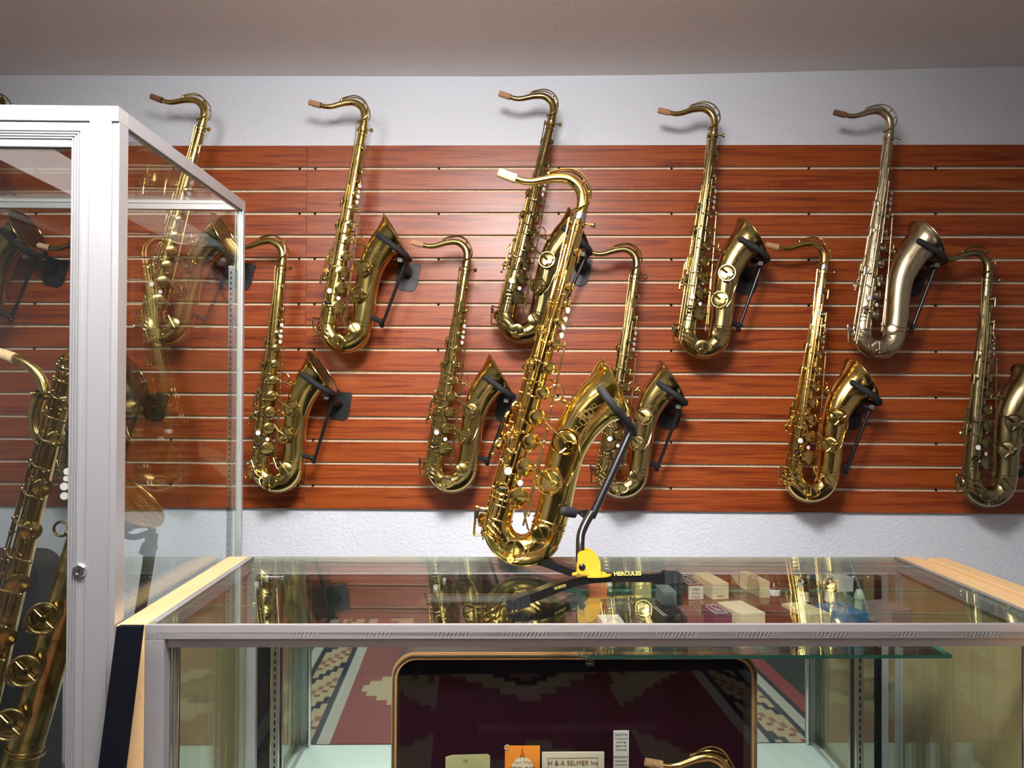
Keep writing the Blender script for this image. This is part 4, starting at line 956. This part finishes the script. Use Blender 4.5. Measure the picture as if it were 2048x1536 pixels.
bm = bmesh.new(); sweep(bm, spline([sl(hp(872, 1000, Hd*.6)), sl(hp(835, 1060, Hd*.7)), sl(hp(806, 1130, Hd*.8)), sl(hp(800, 1200, Hd*.9)), sl(hp(800, 1300, Hd))], 6), .0085, 14, 0, True, 1.1); so('lower_pole', bm, M_BLKMETAL)
bm = bmesh.new(); a_, b_, c_ = sl(hp(928, 245, -.072)), sl(hp(1010, 350, -.078)), sl(hp(1100, 462, -.040)); jn = sl(hp(1112, 478, 0))
p, r = spline([a_, b_, c_, jn], 8, [.0085, .0082, .0085, .009]); sweep(bm, p, r, 16); ball(bm, a_, .0084, 0, 14); so('front_yoke_arm', bm, M_FOAM)
bm = bmesh.new(); mir = lambda v: Vector((v.x, (YH-sb.y)*2-v.y, v.z)); p, r = spline([mir(a_), mir(b_), mir(c_), jn], 8, [.0085, .0082, .0085, .009]); sweep(bm, p, r, 16); so('rear_yoke_arm', bm, M_FOAM)
bm = bmesh.new(); box(bm, jn+Vector((-.013, -.012, -.018)), jn+Vector((.011, .012, .012)), 0, .003); so('yoke_joint', bm, M_BLACK)
bm = bmesh.new(); e = sl(hp(700, 990, -.045)); f_ = sl(hp(760, 1000, -.030)); sweep(bm, spline([e, f_, sl(hp(775, 1003, -.028))], 4, [.0105, .0105, .0085])[0], [.0095, .0105, .0108, .0108, .0105, .0105, .010, .0098, .009], 16); ball(bm, e, .0095, 0, 14); so('support_peg', bm, M_FOAM)
bm = bmesh.new(); prism(bm, [sl(hp(770, 995, -.03)), sl(hp(850, 980, -.0)), sl(hp(885, 1010, 0)), sl(hp(868, 1052, 0)), sl(hp(820, 1035, -.012))], (0, .010, 0)); pg = so('peg_bracket', bm, M_BLACK, None, False)
bm = bmesh.new(); lathe(bm, [(0, .003), (.003, .003), (.0045, 0)], sl(hp(856, 1020, -.012)), (0, -1, 0), 14); so('rivet', bm, M_STEEL, pg)
# yellow half round cheeks and base plate
c0 = hp(783, 1327, Hd-.014); c1_ = hp(925, 1325, Hd-.014); wq = (c1_-c0).x; zb = .021
for dy, nm in ((-.016, 'hinge_cheek'), (.013, 'hinge_cheek')):
    bm = bmesh.new(); x0 = c0.x-sb.x; H_ = .047
    pts = [Vector((x0, dy, zb)), Vector((x0+wq, dy, zb))]+[Vector((x0+wq*.30+wq*.70*math.cos(t*PI/20), dy, zb+H_*.38+H_*.62*math.sin(t*PI/20))) for t in range(0, 11)]+[Vector((x0+wq*.30-wq*.30*math.sin(t*PI/12), dy, zb+H_*.80+H_*.2*math.cos(t*PI/12))) for t in range(1, 7)]
    prism(bm, pts, (0, .003, 0)); ck_ = so(nm, bm, M_YELLOW, None, False)
    if dy < 0:
        bm = bmesh.new(); lathe(bm, [(0, .004), (.003, .004), (.0065, .001), (.0065, 0)], (x0+wq*.2, dy, zb+.016), (0, -1, 0), 18); so('hinge_bolt', bm, M_BLKMETAL, ck_)
bm = bmesh.new(); n_ = 28; pc = Vector(((hp(870, 1340, Hd)).x-sb.x, 0, 0))
pts = [Vector((pc.x+.038*math.cos(2*PI*t/n_), -.003+.021*math.sin(2*PI*t/n_), .0185)) for t in range(n_)]; prism(bm, pts, (0, 0, .003)); by = so('base_plate', bm, M_YELLOW)
bm = bmesh.new(); lathe(bm, [(0, .003), (.003, .003), (.0035, 0)], (pc.x-.026, -.014, .0215), (0, 0, 1), 12); so('rivet', bm, M_CHROME, by)
def leg(ctrl, footdir):
    bm = bmesh.new(); p = spline(ctrl, 6); fr = frames(p); prev = None
    for q, t, n, b in fr:
        sd = t.cross(Vector((0, 0, 1))).normalized()*.0085; up = Vector((0, 0, .008))
        R_ = [bm.verts.new(q+x) for x in (sd+up, -sd+up, -sd-up, sd-up)]
        if prev:
            for k in range(4): bm.faces.new((prev[k], prev[(k+1) % 4], R_[(k+1) % 4], R_[k]))
        else: bm.faces.new(R_)
        prev = R_
    bm.faces.new(prev); lg = so('leg', bm, M_BLKMETAL)
    e = Vector(ctrl[-1]); d = (e-Vector(ctrl[-2])); d.z = min(d.z, -.004); d.normalize(); bm = bmesh.new(); fr = [(e-d*.012+d*.036*k/6) for k in range(7)]
    sd = d.cross(Vector((0, 0, 1))).normalized(); prev = None
    for k, q in enumerate(fr):
        w2 = .0115 if k % 2 == 0 or k < 3 else .0105; u1 = Vector((0, 0, .0105 if k < 6 else .008)); dn = Vector((0, 0, -(q.z-.0008)))
        R_ = [bm.verts.new(q+x) for x in (sd*w2*.8+u1, -sd*w2*.8+u1, -sd*w2+dn, sd*w2+dn)]
        if prev:
            for j in range(4): bm.faces.new((prev[j], prev[(j+1) % 4], R_[(j+1) % 4], R_[j]))
        else: bm.faces.new(R_)
        prev = R_
    bm.faces.new(prev); so('rubber_foot', bm, M_RUBBER, lg, False); return lg
fR = sl(PZ(1338, 1165, ZTOP)); fR.z = .011
fL = sl(PZ(1042, 1214, ZTOP)); fL.z = .011
fB = sl(PZ(1018, 1122, ZTOP)); fB.z = .011
hb = Vector((.0, 0, .012))
mR = sl(PZ(1285, 1146, ZTOP+.02)); mR.z = .012
l1 = leg([hb, hb.lerp(mR, .5)+Vector((0, 0, .002)), mR, fR], 0)
mL = sl(PZ(1085, 1182, ZTOP+.02)); mL.z = .018
l2 = leg([hb, hb.lerp(mL, .5)+Vector((0, 0, .004)), mL, fL], 0)
l3 = leg([hb, hb.lerp(fB, .5)+Vector((0, 0, .008)), hb.lerp(fB, .8)+Vector((0, 0, .004)), fB], 0)
GOLDINK = simple('gold_print', (.75, .6, .12), .4)
d_ = (mR-hb).normalized(); mid = hb.lerp(mR, .70); put_text('leg_lettering', 'HERCULES', .0115, GOLDINK, l1, mid+Vector((0, -.0098, .0095)), d_, Vector((-d_.y*.62, d_.x*.62, .78)), bold=True)
d_ = (hb-mL).normalized(); sdv = Vector((d_.y, -d_.x, 0)).normalized(); put_text('leg_lettering', 'PATENTED', .0075, GOLDINK, l2, mL.lerp(hb, .25)+sdv*.0112+Vector((0, 0, .004)), d_, Vector((0, 0, 1)).lerp(Vector((0, 0, 1)), 1))

# ------------------------------------------------------------ patterned rug on the shop floor, seen in the mirror
RM = [simple('rug_red', (.27, .065, .065), .95), simple('rug_cream', (.55, .45, .28), .95), simple('rug_navy', (.03, .04, .06), .95), simple('rug_white', (.55, .54, .48), .95), simple('rug_tan', (.33, .16, .11), .95)]
RX0, RX1, RY0, RY1, CS = -1.02, 1.36, -1.15, .95, .025
nx, ny = int((RX1-RX0)/CS), int((RY1-RY0)/CS)
bm = bmesh.new(); G = [[bm.verts.new((i*CS, j*CS, .006)) for j in range(ny+1)] for i in range(nx+1)]
def rugcol(i, j):
    e = min(i, nx-1-i); 
    if e < 3: return 0
    if e < 4: return 2
    if e < 6: return 3
    if e < 7: return 2
    if e < 12:
        k = (j+e*2) % 17
        return 2 if k < 3 else (4 if 8 <= k < 10 else (0 if k == 12 else 1))
    if e < 13: return 2
    if e < 15: return 3
    cx = abs(i-nx/2); jj = (j+24) % 44; d = abs(jj-22)
    if 16 <= e < 32 and (e-16) > (d//2)*2*.9: return 1 if (e-16)-(d//2)*1.8 < 9 or i % 3 else 0
    if cx+(d//2)*2 < 8: return 2 if cx+(d//2)*2 >= 5 else 4
    if cx+(d//3)*3 < 14: return 1
    return 0
for i in range(nx):
    for j in range(ny):
        f = bm.faces.new((G[i][j], G[i+1][j], G[i+1][j+1], G[i][j+1])); f.material_index = rugcol(i, j)
rg = empty('patterned_rug', (RX0, RY0, 0), (0, 0, RCT*0), 1, 'red and cream woven rug with stepped motifs on the floor before the counter', 'rug')
obj('rug_weave', bm, RM, rg, False); bm = bmesh.new(); box(bm, (0, 0, .0005), (nx*CS, ny*CS, .0055)); obj('rug_backing', bm, RM[1], rg, False)
